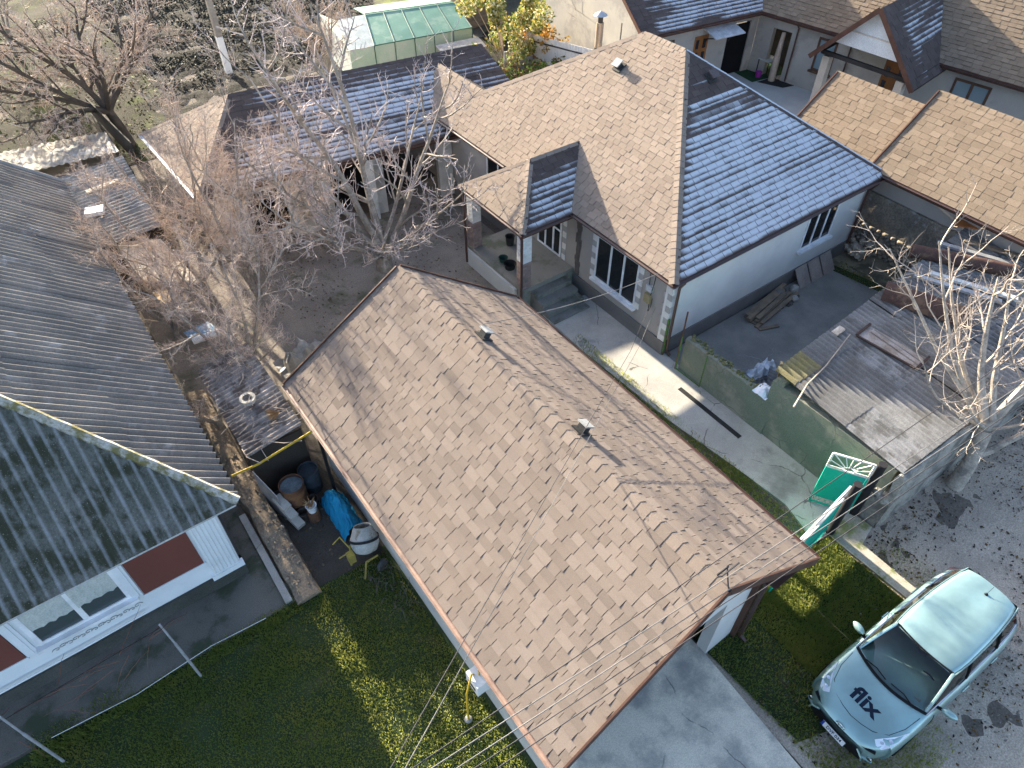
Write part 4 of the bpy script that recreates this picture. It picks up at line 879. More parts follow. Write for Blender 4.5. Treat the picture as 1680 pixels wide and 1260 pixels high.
# side glass, doors
for sgn in (1, -1):
    m = MB(); vv = []; xs = [1.28, 1.6, 1.95, 2.3, 2.7, 3.1, 3.5, 3.9, 4.22]; 
    for x in xs:
        lo = V(0, 0, 0); wb, zb = belt(x); tr = 0 if x >= 1.95 else 1
        if x < 1.95:
            t = (x-1.28)/.67; top = (.72*(1-t)+.60*t, 1.0*(1-t)+1.40*t)
        else: top = (interp(roofw, x)*.995, interp(roofz, x)-.065)
        if x > 4.1: top = (top[0], top[1]-.0); 
        vv += [C(x, sgn*wb, zb), C(x, sgn*(wb*.6+top[0]*.4)*1.015, zb*.6+top[1]*.4), C(x, sgn*top[0], top[1])]
    m.add(vv, [(i*3+j, (i+1)*3+j, (i+1)*3+j+1, i*3+j+1) if sgn < 0 else (i*3+j, i*3+j+1, (i+1)*3+j+1, (i+1)*3+j) for i in range(len(xs)-1) for j in range(2)], smooth=True)
    sg = m.build('side_window', glass('side_glass', (.02, .022, .016), .03), car)
    for x in (2.45, 3.45):
        m = MB(); wb, zb = belt(x); m.tube([C(x, sgn*(wb+.005), zb), C(x+.03, sgn*(wb*.6+interp(roofw, x)*.4)*1.022, zb*.6+(interp(roofz, x)-.065)*.4), C(x+.06, sgn*(interp(roofw, x)+.004), interp(roofz, x)-.065)], .025, 5); m.build('window_pillar', CBLK, sg)
    m = MB(); m.tube([C(x, sgn*(belt(x)[0]+.008), belt(x)[1]) for x in xs], .014, 5); m.build('belt_trim', CHR, sg)
    m = MB(); m.tube([C(x, sgn*(interp(roofw, x)+.006), interp(roofz, x)-.045) for x in RX], .014, 5); m.build('roof_seam', PAINT, rfo)
    # rear quarter panel under the roof end
    m = MB(); wb, zb = belt(4.22); wb2, zb2 = belt(4.5); m.add([C(4.2, sgn*wb, zb), C(4.5, sgn*wb2*.95, zb2-.02), C(4.32, sgn*.51, 1.40), C(4.2, sgn*.535, 1.41)], [(0, 1, 2, 3) if sgn < 0 else (3, 2, 1, 0)], smooth=True); m.build('quarter_panel', PAINT, car)
    # door gaps and handles
    for x in (1.42, 2.5, 3.42):
        m = MB(); pts = [C(x+dx, sgn*(interp(HW, x)*k_+.002), z) for k_, z, dx in ((1.0, .38, 0), (1.0, .62, 0), (.985, .82, .01), (.955, .93, .02))]; m.tube(pts, .006, 4); m.build('door_gap', CBLK, body)
    for x in (2.3, 3.25):
        m = MB(); m.tube([C(x, sgn*(interp(HW, x)*.98+.012), .86), C(x+.2, sgn*(interp(HW, x)*.98+.012), .865)], .016, 6); m.build('door_handle', PAINT, body)
    # mirror
    mc = C(1.62, sgn*.98, 1.07); m = MB(); rings = []
    for k_ in range(7):
        t = -1+k_/3; rr = math.sqrt(max(0, 1-t*t*.92)); y = sgn*(.98+t*.135)
        rings.append([C(1.60+.02*t+.075*rr*math.cos(a), y, 1.07+.075*rr*math.sin(a)) for a in [2*math.pi*j/10 for j in range(10)]])
    m.add([p for r in rings for p in r], [(i*10+j, i*10+(j+1) % 10, (i+1)*10+(j+1) % 10, (i+1)*10+j) for i in range(6) for j in range(10)]+[tuple(range(10)), tuple(range(60, 70))], smooth=True)
    mi_ = m.build('mirror', PAINT, car); m = MB(); m.beam(C(1.56, sgn*.76, 1.0), C(1.6, sgn*.9, 1.04), .05, .04); m.build('mirror_arm', CBLK, mi_)
    # headlight
    m = MB(); pts = [(.27, .50), (.22, .58), (.26, .68), (.38, .745), (.58, .78), (.84, .785), (.62, .71), (.42, .60)]
    top = [deck(x, sgn*y, .012) for x, y in pts]; low = [p-V(0, 0, .05) for p in top]; k_ = len(pts); cen = sum(top, V(0, 0, 0))/k_+V(0, 0, .01)
    m.add(top+low+[cen], [(i, (i+1) % k_, 2*k_) if sgn > 0 else ((i+1) % k_, i, 2*k_) for i in range(k_)]+[(i, k_+i, k_+(i+1) % k_, (i+1) % k_) for i in range(k_)], smooth=False)
    hl = m.build('headlight', glass('headlight_lens', (.62, .68, .74), .06), car)
    m = MB()
    for dx, dy in ((.33, .61), (.45, .69)): m.lathe(deck(dx, sgn*dy, .004), [(.035, 0), (.038, .014), (.02, .018)], 10)
    m.build('lamp', CHR, hl)
    # fog light, tail light
    m = MB(); m.lathe(C(.14, sgn*.66, .36), [(.05, 0), (.05, .02), (.03, .03)], 10, axis=cu); m.build('fog_light', CHR, car)
    m = MB(); m.add([C(4.36, sgn*.80, .88), C(4.56, sgn*.66, .9), C(4.44, sgn*.60, 1.12), C(4.28, sgn*.745, 1.12)], [(0, 1, 2, 3), (3, 2, 1, 0)]); m.build('tail_light', glass('red_lens', (.35, .02, .02), .1), car)
    # wheels
    for x in (.92, 3.7):
        c = C(x, sgn*(interp(HW, x)-.1), .31); m = MB(); m.lathe(c, [(.2, -.1), (.29, -.1), (.315, -.07), (.315, .07), (.29, .1), (.2, .1)], 24, axis=cl_, cap=False); wh = m.build('wheel', M('tyre', (.02, .02, .02), None, .9), car)
        m = MB(); m.lathe(c, [(.205, -.08), (.205, .085), (.19, .09), (.05, .07), (.04, .09)], 20, axis=cl_*sgn)
        for k_ in range(8):
            a = k_*math.pi/4; d = cu*math.cos(a)+V(0, 0, 1)*math.sin(a); m.beam(c+cl_*sgn*.09+d*.03, c+cl_*sgn*.09+d*.2, .035, .02, up=cl_)
        m.build('rim', M('alloy', (.5, .5, .51), None, .3, metal=.8), wh)
        m = MB(); pts = [c+cu*math.cos(a)*.36+V(0, 0, 1)*math.sin(a)*.36+cl_*sgn*.075 for a in [math.pi*j/14 for j in range(15)]]; m.tube(pts, .035, 6); m.build('wheel_arch', CBLK, body)
# bonnet seams, grille, intake, plate, emblem
def strip(name, pts, r, mat, par, n=5): m = MB(); m.tube(pts, r, n); return m.build(name, mat, par)
for sgn in (1, -1): strip('bonnet_gap', [deck(x, sgn*y, .001) for x, y in ((.24, .0), (.27, .2), (.33, .4), (.50, .60), (.80, .70), (1.15, .73))], .006, CBLK, body)
strip('cowl', [deck(1.10+.19*(s_/9)**2, s_/9*.74, .012) for s_ in range(-9, 10)], .035, CBLK, car)
strip('grille', [C(.03+.16*(abs(s_)/9)**2.1*.8, s_/9*.66, .60+.055*(abs(s_)/9)**2) for s_ in range(-9, 10)], .034, CBLK, car)
m = MB(); vv = []                                        # black trapezoid intake
for s_ in range(-8, 9):
    y = s_/8*.5; xo = -.05+.16*(abs(y)/.8)**2.2
    vv += [C(xo+.03, y*1.12, .24), C(xo, y*1.05, .40), C(xo+.015, y*.82, .52)]
m.add(vv, [(i*3+j, (i+1)*3+j, (i+1)*3+j+1, i*3+j+1) for i in range(16) for j in range(2)], smooth=True); m.build('air_intake', CBLK, car)
for s_ in (1, -1): strip('intake_edge', [C(.02+.02, s_*.58, .24), C(.0, s_*.56, .42), C(.01, s_*.42, .535)], .018, PAINT, car)
strip('bumper_lip', [C(.04+.16*(abs(s_)/9)**2.1, s_/9*.72, .215) for s_ in range(-9, 10)], .03, PAINT, car)
PLW = M('plate_white', (.75, .76, .76), None, .4, bump=0, finev=0); INK = M('dark_lettering', (.012, .018, .035), None, .5, bump=0, finev=0)
pl = MB(); tilt = V(0, 0, 1)*.12-cu*-.0; pn = (cu*.9+V(0, 0, .43)).normalized(); pv = pn.cross(cl_).normalized() * -1
if pv.z < 0: pv = -pv
pc = C(-.075, .0, .41)
def plq(a0, b0, a1, b1, h): return [pc+cl_*a+pv*b+pn*h for a, b in ((a0, b0), (a1, b0), (a1, b1), (a0, b1))]
m = MB(); m.add(plq(-.26, -.056, .26, .056, 0)+plq(-.26, -.056, .26, .056, -.01), [(0, 1, 2, 3), (7, 6, 5, 4), (0, 4, 5, 1), (1, 5, 6, 2), (2, 6, 7, 3), (3, 7, 4, 0)]); plate = m.build('number_plate', PLW, car)
m = MB(); m.add(plq(-.26, -.056, -.215, .056, .003), [(0, 1, 2, 3)]); m.build('plate_band', M('plate_blue', (.02, .05, .3), None, .4, bump=0, finev=0), plate)
def text_mesh(body_, size, bold=0., shear=0., align='CENTER'):
    cu_ = bpy.data.curves.new('lettering', 'FONT'); cu_.body = body_; cu_.size = size; cu_.offset = bold; cu_.align_x = align; cu_.align_y = 'CENTER'; cu_.resolution_u = 3; cu_.shear = shear
    ob_ = bpy.data.objects.new('lettering', cu_); COL.objects.link(ob_); dg = bpy.context.evaluated_depsgraph_get(); dg.update()
    me = bpy.data.meshes.new_from_object(ob_.evaluated_get(dg)); bpy.data.objects.remove(ob_); return me
me = text_mesh('DVF 034', .095, .002); me.materials.clear(); me.materials.append(INK)
for v in me.vertices:
    a, b = v.co.x, v.co.y; v.co = cl_*(a+.02)+pv*b+pn*.004
o = bpy.data.objects.new('lettering', me); o.location = pc; link(o, plate)
strip('emblem', [C(.015, .09*math.cos(a), .675+.045*math.sin(a)) for a in [2*math.pi*j/16 for j in range(17)]], .008, CHR, car)
strip('emblem', [C(.01, .035*math.cos(a), .675+.045*math.sin(a)) for a in [2*math.pi*j/12 for j in range(13)]], .007, CHR, car)
strip('emblem', [C(.01, .07*math.cos(a), .695+.018*math.sin(a)) for a in [2*math.pi*j/12 for j in range(13)]], .007, CHR, car)
me = text_mesh('flix', .40, .013); bm_ = bmesh.new(); bm_.from_mesh(me); bmesh.ops.triangulate(bm_, faces=bm_.faces); bmesh.ops.subdivide_edges(bm_, edges=[e for e in bm_.edges if e.calc_length() > .08], cuts=2); bm_.to_mesh(me); bm_.free()
me.materials.clear(); me.materials.append(INK)
base_ = C(.62, .02, 0)
for v in me.vertices:                               # laid on the curved bonnet, readable from the front
    a, b = v.co.x*1.12, v.co.y*.95; p = deck(.60+b, .0+a, .006); v.co = p-base_
o = bpy.data.objects.new('lettering', me); o.location = base_; link(o, body)
# cabin seen through the windscreen
BEI = M('cabin_beige', (.22, .22, .19), (.18, .18, .16), .8, 3)
m = MB(); m.add([C(x, y, z) for x, y, z in ((1.18, -.7, .97), (1.18, .7, .97), (1.75, .72, .95), (1.75, -.72, .95), (1.85, .72, .55), (1.85, -.72, .55))], [(3, 2, 1, 0), (2, 3, 5, 4)]); m.build('dashboard', M('dash_dark', (.03, .032, .034), None, .7), car)
for y in (.36, -.36):
    m = MB(); m.box((-.24, -.25, 0), (.24, .25, .14)); mm = Matrix.Translation(C(2.35, y, .6)); bx = MB()
    bx.beam(C(2.1, y, .62), C(2.6, y, .58), .48, .16); bx.beam(C(2.6, y, .55), C(2.85, y, 1.15), .46, .14); bx.beam(C(2.86, y, 1.18), C(2.9, y, 1.36), .26, .1); bx.build('seat', BEI, car)
m = MB(); m.tube([C(1.95, .36+.17*math.cos(a), .95+.15*math.sin(a)) for a in [2*math.pi*j/16 for j in range(17)]], .018, 6); m.beam(C(1.8, .36, .9), C(1.95, .36, .95), .08, .08); m.build('steering_wheel', CBLK, car)
m = MB(); m.beam(C(1.35, .34, 1.02), C(1.62, .34, 1.0), .46, .05); m.build('dash_hood', BEI, car)
m = MB(); m.beam(C(2.0, -.1, 1.40), C(2.0, .1, 1.40), .03, .06); m.build('rear_mirror', CBLK, car)
for y0, y1 in ((.55, .05), (-.05, -.5)):
    strip('wiper', [deck(1.16, y0, .05), C(1.22, (y0+y1)/2, 1.075), C(1.20, y1, 1.06)], .012, CBLK, car)
m = MB(); p = C(3.95, .02, interp(roofz, 3.95)+.012); m.lathe(p, [(.04, 0), (.03, .03), (.012, .05)], 8); m.tube([p+V(0, 0, .04), p+V(0, 0, .12)-cu*.18], .005, 4); m.build('antenna', CBLK, car)
m = MB(); m.add([C(4.28, y, interp(roofz, 4.28)-.0) for y in (-.5, .5)]+[C(4.5, y, 1.02) for y in (.6, -.6)], [(0, 1, 2, 3)]); m.build('rear_window', CGL, car)
# ================================================================ trees and plants
BARK = M('grey_bark', (.27, .235, .20), (.19, .165, .14), .92, 5, 30, .3, .5, stain=(.34, .31, .27), stsc=3)
TWIGP = M('pinkish_twigs', (.50, .42, .39), (.38, .32, .295), .75, 4, 20, .15, 0, isl=.25)
TWIGB = M('brown_twigs', (.50, .405, .335), (.39, .315, .26), .85, 4, 20, .15, 0, isl=.35)
TWIGW = M('pale_twigs', (.40, .345, .30), (.30, .255, .215), .7, 4, 20, .15, 0, isl=.2)
TWIGR = M('red_twigs', (.22, .11, .07), (.17, .085, .06), .8, 4, 20, .15, 0, isl=.2)
def rdir(r): 
    while True:
        v = V(r.uniform(-1, 1), r.uniform(-1, 1), r.uniform(-1, 1))
        if .1 < v.length < 1: return v.normalized()
def branch(r, mbs, p, d, L, rad, lv, cfg):
    c = cfg[lv]; n = c['seg']; pts = [p.copy()]; dirs = []; d = d.normalized()
    for i in range(n):
        d = (d + rdir(r)*c['wob'] + V(0, 0, c['up'])).normalized(); p = p + d*(L/n); pts.append(p.copy()); dirs.append(d.copy())
    tip = c.get('tip', .3); rs = [rad*(1-(1-tip)*i/n) for i in range(n+1)]
    mbs[c['mb']].tube(pts, rs, c['sides'], cap=False, smooth=c['sides'] > 3)
    if lv+1 < len(cfg):
        k = cfg[lv+1]; cnt = max(1, int(k['n']*r.uniform(.75, 1.25)))
        for j in range(cnt):
            t = k['from']+(1-k['from'])*((j+r.random())/cnt); t = min(t, .999); i = int(t*n); q = pts[i].lerp(pts[i+1], t*n-i); dd = dirs[i]
            a = dd.orthogonal().normalized(); a = Matrix.Rotation(r.uniform(0, 2*math.pi), 3, dd) @ a
            ang_ = R(k['ang']*r.uniform(.7, 1.3)); nd = dd*math.cos(ang_)+a*math.sin(ang_)
            branch(r, mbs, q, nd, L*k['len']*r.uniform(.6, 1.2)*(1.15-.45*t), min(rs[i]*.8, rad*k['rad']), lv+1, cfg)
def tree(name, label, cat, base, stems, cfg, seed, mats, trunk=None, group=None):
    r = random.Random(seed); t = thing(name, base, label, cat, group); mbs = [MB(), MB()]
    if trunk:
        pts, rr = trunk; mbs[0].tube([Vector(p) for p in pts], rr, 10, smooth=True)
    for p, d, L, rad in stems: branch(r, mbs, Vector(p), Vector(d), L, rad, 0, cfg)
    mbs[0].build('trunk', mats[0], t)
    if mbs[1].v: mbs[1].build('crown', mats[1], t)
    return t
WAL = [dict(seg=9, wob=.10, up=.03, sides=7, mb=0, tip=.22), dict(n=9, ang=48, len=.42, rad=.42, **{'from': .18}, seg=7, wob=.16, up=.09, sides=5, mb=0, tip=.3),
       dict(n=8, ang=55, len=.42, rad=.42, **{'from': .12}, seg=5, wob=.24, up=.10, sides=4, mb=1, tip=.45), dict(n=6, ang=58, len=.34, rad=.6, **{'from': .1}, seg=3, wob=.3, up=.14, sides=3, mb=1, tip=.6)]
wb = V(8.25, 18.9, 0)
tree('walnut_tree', 'large bare tree with pale pinkish branches rising behind the garage roof', 'tree', wb,
     [(wb+V(0, 0, .7), (-.28, .06, 1), 7.6, .13), (wb+V(0, 0, .9), (-.8, .25, .75), 5.6, .08), (wb+V(0, 0, .9), (.75, .1, .8), 5.4, .08), (wb+V(0, 0, .9), (.15, .6, .9), 6.4, .09), (wb+V(.05, 0, .9), (.04, .25, 1), 7.8, .12), (wb+V(.1, -.1, .6), (.62, -.1, 1), 6.6, .11), (wb+V(-.1, -.1, .5), (-.75, -.35, .8), 5.6, .09), (wb+V(.1, -.2, .5), (.5, -.55, .75), 4.6, .08), (wb+V(-.1, .1, .8), (-.5, .5, 1), 6.4, .1), (wb+V(-.1, -.2, .6), (-.25, -.75, .7), 4.2, .07)],
     WAL, 12, (BARK, TWIGP), trunk=([wb-V(0, 0, .1), wb+V(0, 0, .5), wb+V(0, 0, 1.1)], [.32, .26, .22]))
BUSH = [dict(seg=7, wob=.14, up=.04, sides=6, mb=0, tip=.25), dict(n=9, ang=42, len=.45, rad=.36, **{'from': .12}, seg=6, wob=.2, up=.05, sides=4, mb=0, tip=.3),
        dict(n=13, ang=48, len=.42, rad=.32, **{'from': .08}, seg=4, wob=.26, up=.05, sides=3, mb=1, tip=.4), dict(n=15, ang=52, len=.36, rad=.5, **{'from': .06}, seg=3, wob=.4, up=.04, sides=3, mb=1, tip=.55)]
for nm, lb, b, st, sd in (
    ('twiggy_tree', 'dense twiggy brown tree between the corrugated house and the walnut, nearest the rear wing', V(2.75, 21.2, 0), [((-.5, -.2, 1), 4.8), ((.1, .2, 1), 5.6), ((.6, -.3, 1), 5.4), ((-.3, .5, 1), 4.6), ((-.9, .1, .9), 4.0), ((.5, .6, .9), 4.0)], 3),
    ('twiggy_tree', 'twiggy grey-brown tree leaning over the rear corner of the garage', V(2.35, 15.6, 0), [((.1, .1, 1), 4.2), ((-.5, .3, 1), 3.9), ((.05, .7, .9), 4.0), ((-.3, -.3, 1), 3.0), ((.3, .4, 1), 3.8)], 5),
    ('twiggy_tree', 'low twiggy tree growing through the debris beside the corrugated roof eave', V(.95, 14.9, 0), [((-.9, .2, 1), 2.6), ((-1, -.1, .8), 2.4), ((.8, .5, 1), 2.4)], 7),
    ('twiggy_tree', 'low wide twiggy tree in front of the rear wing hip, right of the others', V(3.9, 19.2, 0), [((.4, .2, 1), 5.6), ((-.3, -.4, .9), 4.6), ((.8, -.1, .9), 5.0), ((.2, .6, 1), 5.4), ((-.2, .3, 1), 5.6), ((.9, .3, 1), 5.0)], 13),
    ('twiggy_tree', 'thin twiggy tree over the pale sheets beside the long corrugated roof', V(1.2, 19.3, 0), [((-.4, .2, 1), 3.4), ((.2, -.2, 1), 3.6), ((-.1, .5, 1), 3.3), ((.5, .3, 1), 3.4)], 9)):
    tree(nm, lb, 'tree', b, [(b+V(0, 0, .45), d, L, .065) for d, L in st], BUSH, sd, (BARK, TWIGB), trunk=([b-V(0, 0, .1), b+V(0, 0, .6)], [.15, .1]), group='twiggy trees in the alley')
APP = [dict(seg=8, wob=.14, up=.02, sides=6, mb=0, tip=.25), dict(n=9, ang=45, len=.5, rad=.45, **{'from': .2}, seg=6, wob=.18, up=.03, sides=4, mb=0, tip=.3),
       dict(n=10, ang=48, len=.42, rad=.42, **{'from': .1}, seg=4, wob=.25, up=.03, sides=3, mb=1, tip=.4), dict(n=9, ang=52, len=.36, rad=.6, **{'from': .08}, seg=3, wob=.35, up=.02, sides=3, mb=1, tip=.55)]
ab = V(3.6, 33.2, 0)
tree('apple_tree', 'big bare tree with dark leaning trunk and wide grey crown, upper left corner', 'tree', ab,
     [(ab+V(-.28, .38, 1.45), d, L, .13) for d, L in (((-.9, .3, .55), 5.6), ((-.3, .4, .8), 5), ((.7, .2, .6), 4.6), ((-.7, -.5, .6), 4.6), ((.2, 1, .6), 5.6), ((-1.1, 1, .5), 6.2), ((.9, 1, .5), 6), ((.1, -.4, .9), 3.4), ((-.2, 1.2, .35), 6))],
     APP, 21, (M('dark_bark', (.09, .075, .06), (.06, .052, .045), .95, 4, 25, .3, .5), TWIGB), trunk=([ab-V(0, 0, .1), ab+V(-.1, .1, .8), ab+V(-.3, .4, 1.6)], [.26, .2, .18]))
for b, lb, sd in ((V(-5, 42, 0), 'bare grey tree at the far upper left edge', 31), (V(1.5, 47, 0), 'bare tree beyond the wide leaning tree, top edge', 33), (V(13.3, 33.5, 0), 'thin bare tree in front of the greenhouse end', 35), (V(-3, 36, 0), 'scrubby bare tree left of the dark leaning trunk', 37)):
    tree('bare_tree', lb, 'tree', b, [(b+V(0, 0, .8), d, 4.2 if sd != 35 else 3.4, .07) for d in ((-.5, .1, 1), (.4, .3, 1), (.1, -.4, 1), (-.2, .6, 1))], APP if sd != 35 else BUSH, sd, (BARK, TWIGB), trunk=([b-V(0, 0, .1), b+V(0, 0, .9)], [.14, .1]))
# pollarded tree at the right edge
pb = V(15.66, 2.03, 0)
POL = [dict(seg=7, wob=.10, up=.10, sides=8, mb=0, tip=.2), dict(n=6, ang=52, len=.5, rad=.26, **{'from': .25}, seg=7, wob=.2, up=.13, sides=5, mb=1, tip=.25),
       dict(n=6, ang=50, len=.42, rad=.42, **{'from': .15}, seg=5, wob=.26, up=.10, sides=4, mb=1, tip=.35), dict(n=5, ang=50, len=.36, rad=.5, **{'from': .15}, seg=3, wob=.3, up=.12, sides=3, mb=1, tip=.5)]
c1_ = pb+V(.12, .05, 1.0); c2_ = pb+V(.2, .2, 1.9)
tree('street_tree', 'pale bare pollarded tree with thick forked trunk at the right edge beside the shed', 'tree', pb,
     [(c2_, (.55, .05, .8), 3.0, .13), (c2_, (-.12, .62, 1), 4.0, .12), (c1_, (.7, -.55, .75), 3.0, .10), (c2_, (-.75, .1, .55), 2.2, .06), (c2_, (-.25, 1.0, .62), 5.2, .07), (c2_, (-.75, .6, .5), 4.2, .05), (c2_, (-.1, 1.0, .8), 5.0, .08), (c2_, (.2, 1.0, .7), 4.6, .08), (c2_+V(0, 0, .3), (.2, .5, 1.), 3.6, .09), (c2_, (.1, -.8, .6), 2., .05)],
     POL, 41, (M('pale_bark', (.42, .37, .31), (.30, .265, .225), .9, 5, 25, .3, .4, stain=(.2, .18, .16), stsc=3), TWIGW), trunk=([pb-V(0, 0, .1), pb+V(.03, 0, .5), c1_, c2_], [.24, .2, .18, .17]))
# leafy and wispy bushes near the white fence
def leaf_bush(name, label, c, rad, n, mats, seed, stem=TWIGB, leaf=.09):
    r = random.Random(seed); t = thing(name, c, label, 'bush'); c = Vector(c); m = MB(); k = MB()
    clumps = [(c+V(r.gauss(0, .5)*rad[0], r.gauss(0, .5)*rad[1], r.uniform(.25, 1)*rad[2]), r.uniform(.25, .6)) for _ in range(26)]
    for q, _ in clumps: k.tube([c+V(r.uniform(-.1, .1), r.uniform(-.1, .1), 0), c.lerp(q, .5)+V(0, 0, .2), q], [.03, .02, .008], 4, cap=False)
    for i in range(n):
        q, cr = r.choice(clumps); p = q+rdir(r)*cr*r.random()**.4; a = rdir(r)*leaf*r.uniform(.6, 1.3); b = a.orthogonal().normalized()*leaf*.6
        m.add([p-a, p+b, p+a, p-b], [(0, 1, 2, 3)], r.randrange(len(mats)))
    k.build('stems', stem, t); m.build('foliage', mats, t); return t
LF = lambda n, c, d=None: M(n, c, d, .7, 6, 20, .1, 0, isl=.35) if n in MATS else translucent(M(n, c, d, .7, 6, 20, .1, 0, isl=.35), tuple(min(.9, x*1.3) for x in c), .28)
leaf_bush('leafy_bush', 'tall bush with yellow and green autumn leaves beyond the frosted wing', (21.2, 29.6, 0), (1.9, 1.7, 3.6), 6500, [LF('leaf_yellow', (.46, .36, .08)), LF('leaf_lime', (.24, .27, .07)), LF('leaf_green', (.12, .17, .04)), LF('leaf_straw', (.6, .52, .30))], 51)
leaf_bush('leafy_bush', 'small orange-leaved bush beside the white fence post', (23.2, 29.3, 0), (.9, .8, 1.9), 1500, [LF('leaf_orange', (.45, .22, .04)), LF('leaf_amber', (.36, .25, .07))], 52)
leaf_bush('leafy_bush', 'yellow-green bush behind the white fence', (27.5, 33.5, 0), (1.4, 1.1, 2.4), 2400, [LF('leaf_lime', (.20, .22, .05)), LF('leaf_yellow', (.36, .27, .05)), LF('leaf_straw', (.42, .36, .20))], 53)
leaf_bush('leafy_bush', 'dark green shrub in the shade below the chimney pipe', (20.6, 27.3, 0), (2.0, .9, 1.5), 2200, [LF('leaf_green', (.08, .12, .03)), LF('leaf_brown', (.14, .09, .04))], 54)
WISP = [dict(seg=6, wob=.12, up=.05, sides=5, mb=0, tip=.3), dict(n=7, ang=35, len=.5, rad=.5, **{'from': .15}, seg=5, wob=.2, up=.08, sides=3, mb=1, tip=.4), dict(n=9, ang=40, len=.4, rad=.5, **{'from': .1}, seg=3, wob=.25, up=.06, sides=3, mb=1, tip=.5)]
for b, sd, lb in ((V(26.6, 29.3, 0), 61, 'wispy pink-grey shrub behind the chimney pipe'), (V(28.3, 30.5, 0), 62, 'wispy pale shrub against the far house gable')):
    tree('bare_shrub', lb, 'shrub', b, [(b+V(0, 0, .1), (math.cos(i*1.05)*.5, math.sin(i*1.05)*.5, 1), 3.2, .03) for i in range(6)], WISP, sd, (TWIGP, TWIGP))
# ---- ground cover
def blades(name, spots, n, h, mat, seed, w=.012, lift=0):
    r = random.Random(seed); m = MB()
    tot = sum(s[4] for s in spots)
    for (x0, y0, x1, y1, wt) in spots:
        for i in range(int(n*wt/tot)):
            x = r.uniform(x0, x1); y = r.uniform(y0, y1); dens = noise.noise(V(x*1.2, y*1.2, seed))
            if r.random() > .75+dens*.6: continue
            z = lift+.01+.012*noise.fractal(V(x, y, 0)*1.2, .6, 2, 4); hh = h*r.uniform(.4, 1.25)*(1+dens*.5); a = r.uniform(0, 6.28); lean = r.uniform(.2, 1.0)*hh
            dx, dy = math.cos(a), math.sin(a)
            m.add([V(x-dy*w, y+dx*w, z), V(x+dy*w, y-dx*w, z), V(x+dx*lean, y+dy*lean, z+hh)], [(0, 1, 2)])
    return kind(m.build(name, mat), 'stuff')
GR = M('grass_blades', (.055, .11, .034), (.04, .085, .028), .8, .8, 20, .2, 0, isl=.22, hue=(.08, .11, .035), stain=(.15, .145, .045), stsc=1.0, strange=(.5, .65))
translucent(GR, (.55, .58, .14), .5)
tag(blades('grass', [(-5.5, 3, 2.75, 9.0, 1)], 120000, .045, GR, 71), 'short lawn grass, half in shadow, between the two houses', 'grass')
tag(blades('grass', [(7.2, -1.5, 9.8, 3.3, 1.), (8.6, .9, 11.68, 2.98, 2.)], 62000, .06, GR, 72, lift=.025), 'grass tuft strip between the driveway and the gate, partly sunlit', 'grass')
tag(blades('grass', [(10.6, 3.4, 11.5, 12.2, 1)], 14000, .08, GR, 73), 'narrow grass verge between the garage eave and the path', 'grass')
tag(blades('grass', [(12.1, -.5, 12.9, 2.2, 1), (7.2, -6, 8, -1, 1)], 3000, .05, GR, 74), 'thin grass beside the pale kerb by the car', 'grass')
tag(blades('weeds', [(-3.2, 8.75, .6, 9.1, 1.), (-5, 8.8, -3, 9.4, .6)], 5000, .10, GR, 75), 'weedy fringe of grass along the apron edge', 'weeds')
tag(blades('moss_grass', [(20.8, 7.0, 21.5, 9.7, 1)], 2500, .05, GR, 76), 'mossy grass strip along the yard slab edge', 'grass')
def litter(name, spots, n, size, mats, seed, zf=lambda x, y: .03, flat=.5):
    r = random.Random(seed); m = MB(); tot = sum((s[2]-s[0])*(s[3]-s[1]) for s in spots)
    for (x0, y0, x1, y1) in spots:
        for i in range(int(n*(x1-x0)*(y1-y0)/tot)):
            x = r.uniform(x0, x1); y = r.uniform(y0, y1)
            if noise.noise(V(x*.6, y*.6, seed)) < r.uniform(-.5, .35): continue
            s_ = size*r.uniform(.5, 1.6); a = rdir(r); a.z *= flat; a.normalize(); b = a.orthogonal(); b = Matrix.Rotation(r.uniform(0, 6), 3, a) @ b; p = V(x, y, zf(x, y)+r.uniform(0, size*.6))
            m.add([p-a*s_, p+b*s_*.5, p+a*s_, p-b*s_*.5], [(0, 1, 2, 3)], r.randrange(len(mats)))
    return kind(m.build(name, mats), 'stuff')
tag(litter('garden_leaves', [(6.5, 37, 20.5, 60)], 42000, .055, [M('leaf_charcoal', (.04, .041, .036), None, .8, 5, 20, .2, 0, isl=.5), M('leaf_greygreen', (.045, .05, .036), None, .7, 5, 20, .2, 0, isl=.4)], 81, lambda x, y: .12+.16*noise.fractal(V(x, y, 0)*1.3, .6, 2, 4)), 'dark withered leaves covering the tilled garden', 'leaves')
tag(litter('fallen_leaves', [(-10, 32, 6.5, 52), (7, 30, 22, 35)], 15000, .05, [M('leaf_tan', (.13, .10, .065), None, .8, 5, 20, .2, 0, isl=.4), M('leaf_dun', (.10, .085, .06), None, .8, 5, 20, .2, 0, isl=.4), M('leaf_grassy', (.10, .13, .035), None, .8, 5, 20, .2, 0, isl=.4)], 82, lambda x, y: .06), 'dry leaves and grass littering the meadow', 'leaves')
tag(litter('fallen_leaves', [(7.2, -2, 30, 2.4)], 17000, .03, [M('leaf_brown', (.14, .09, .04)), M('leaf_dark', (.05, .045, .04), None, .8, 5, 20, .2, 0, isl=.4), M('stone_chip', (.24, .22, .19), None, .9, 5, 20, .2, 0, isl=.3)], 83, lambda x, y: .03), 'fallen leaves and chips scattered over the gravel street', 'leaves')
tag(litter('fallen_leaves', [(.9, 9.2, 2.6, 12), (4, 12.8, 12, 22)], 3500, .03, [M('leaf_brown', (.14, .09, .04)), M('leaf_tan', (.30, .22, .13), None, .8, 5, 20, .2, 0, isl=.4)], 84, lambda x, y: .012), 'fallen leaves in the courtyard and alley', 'leaves')
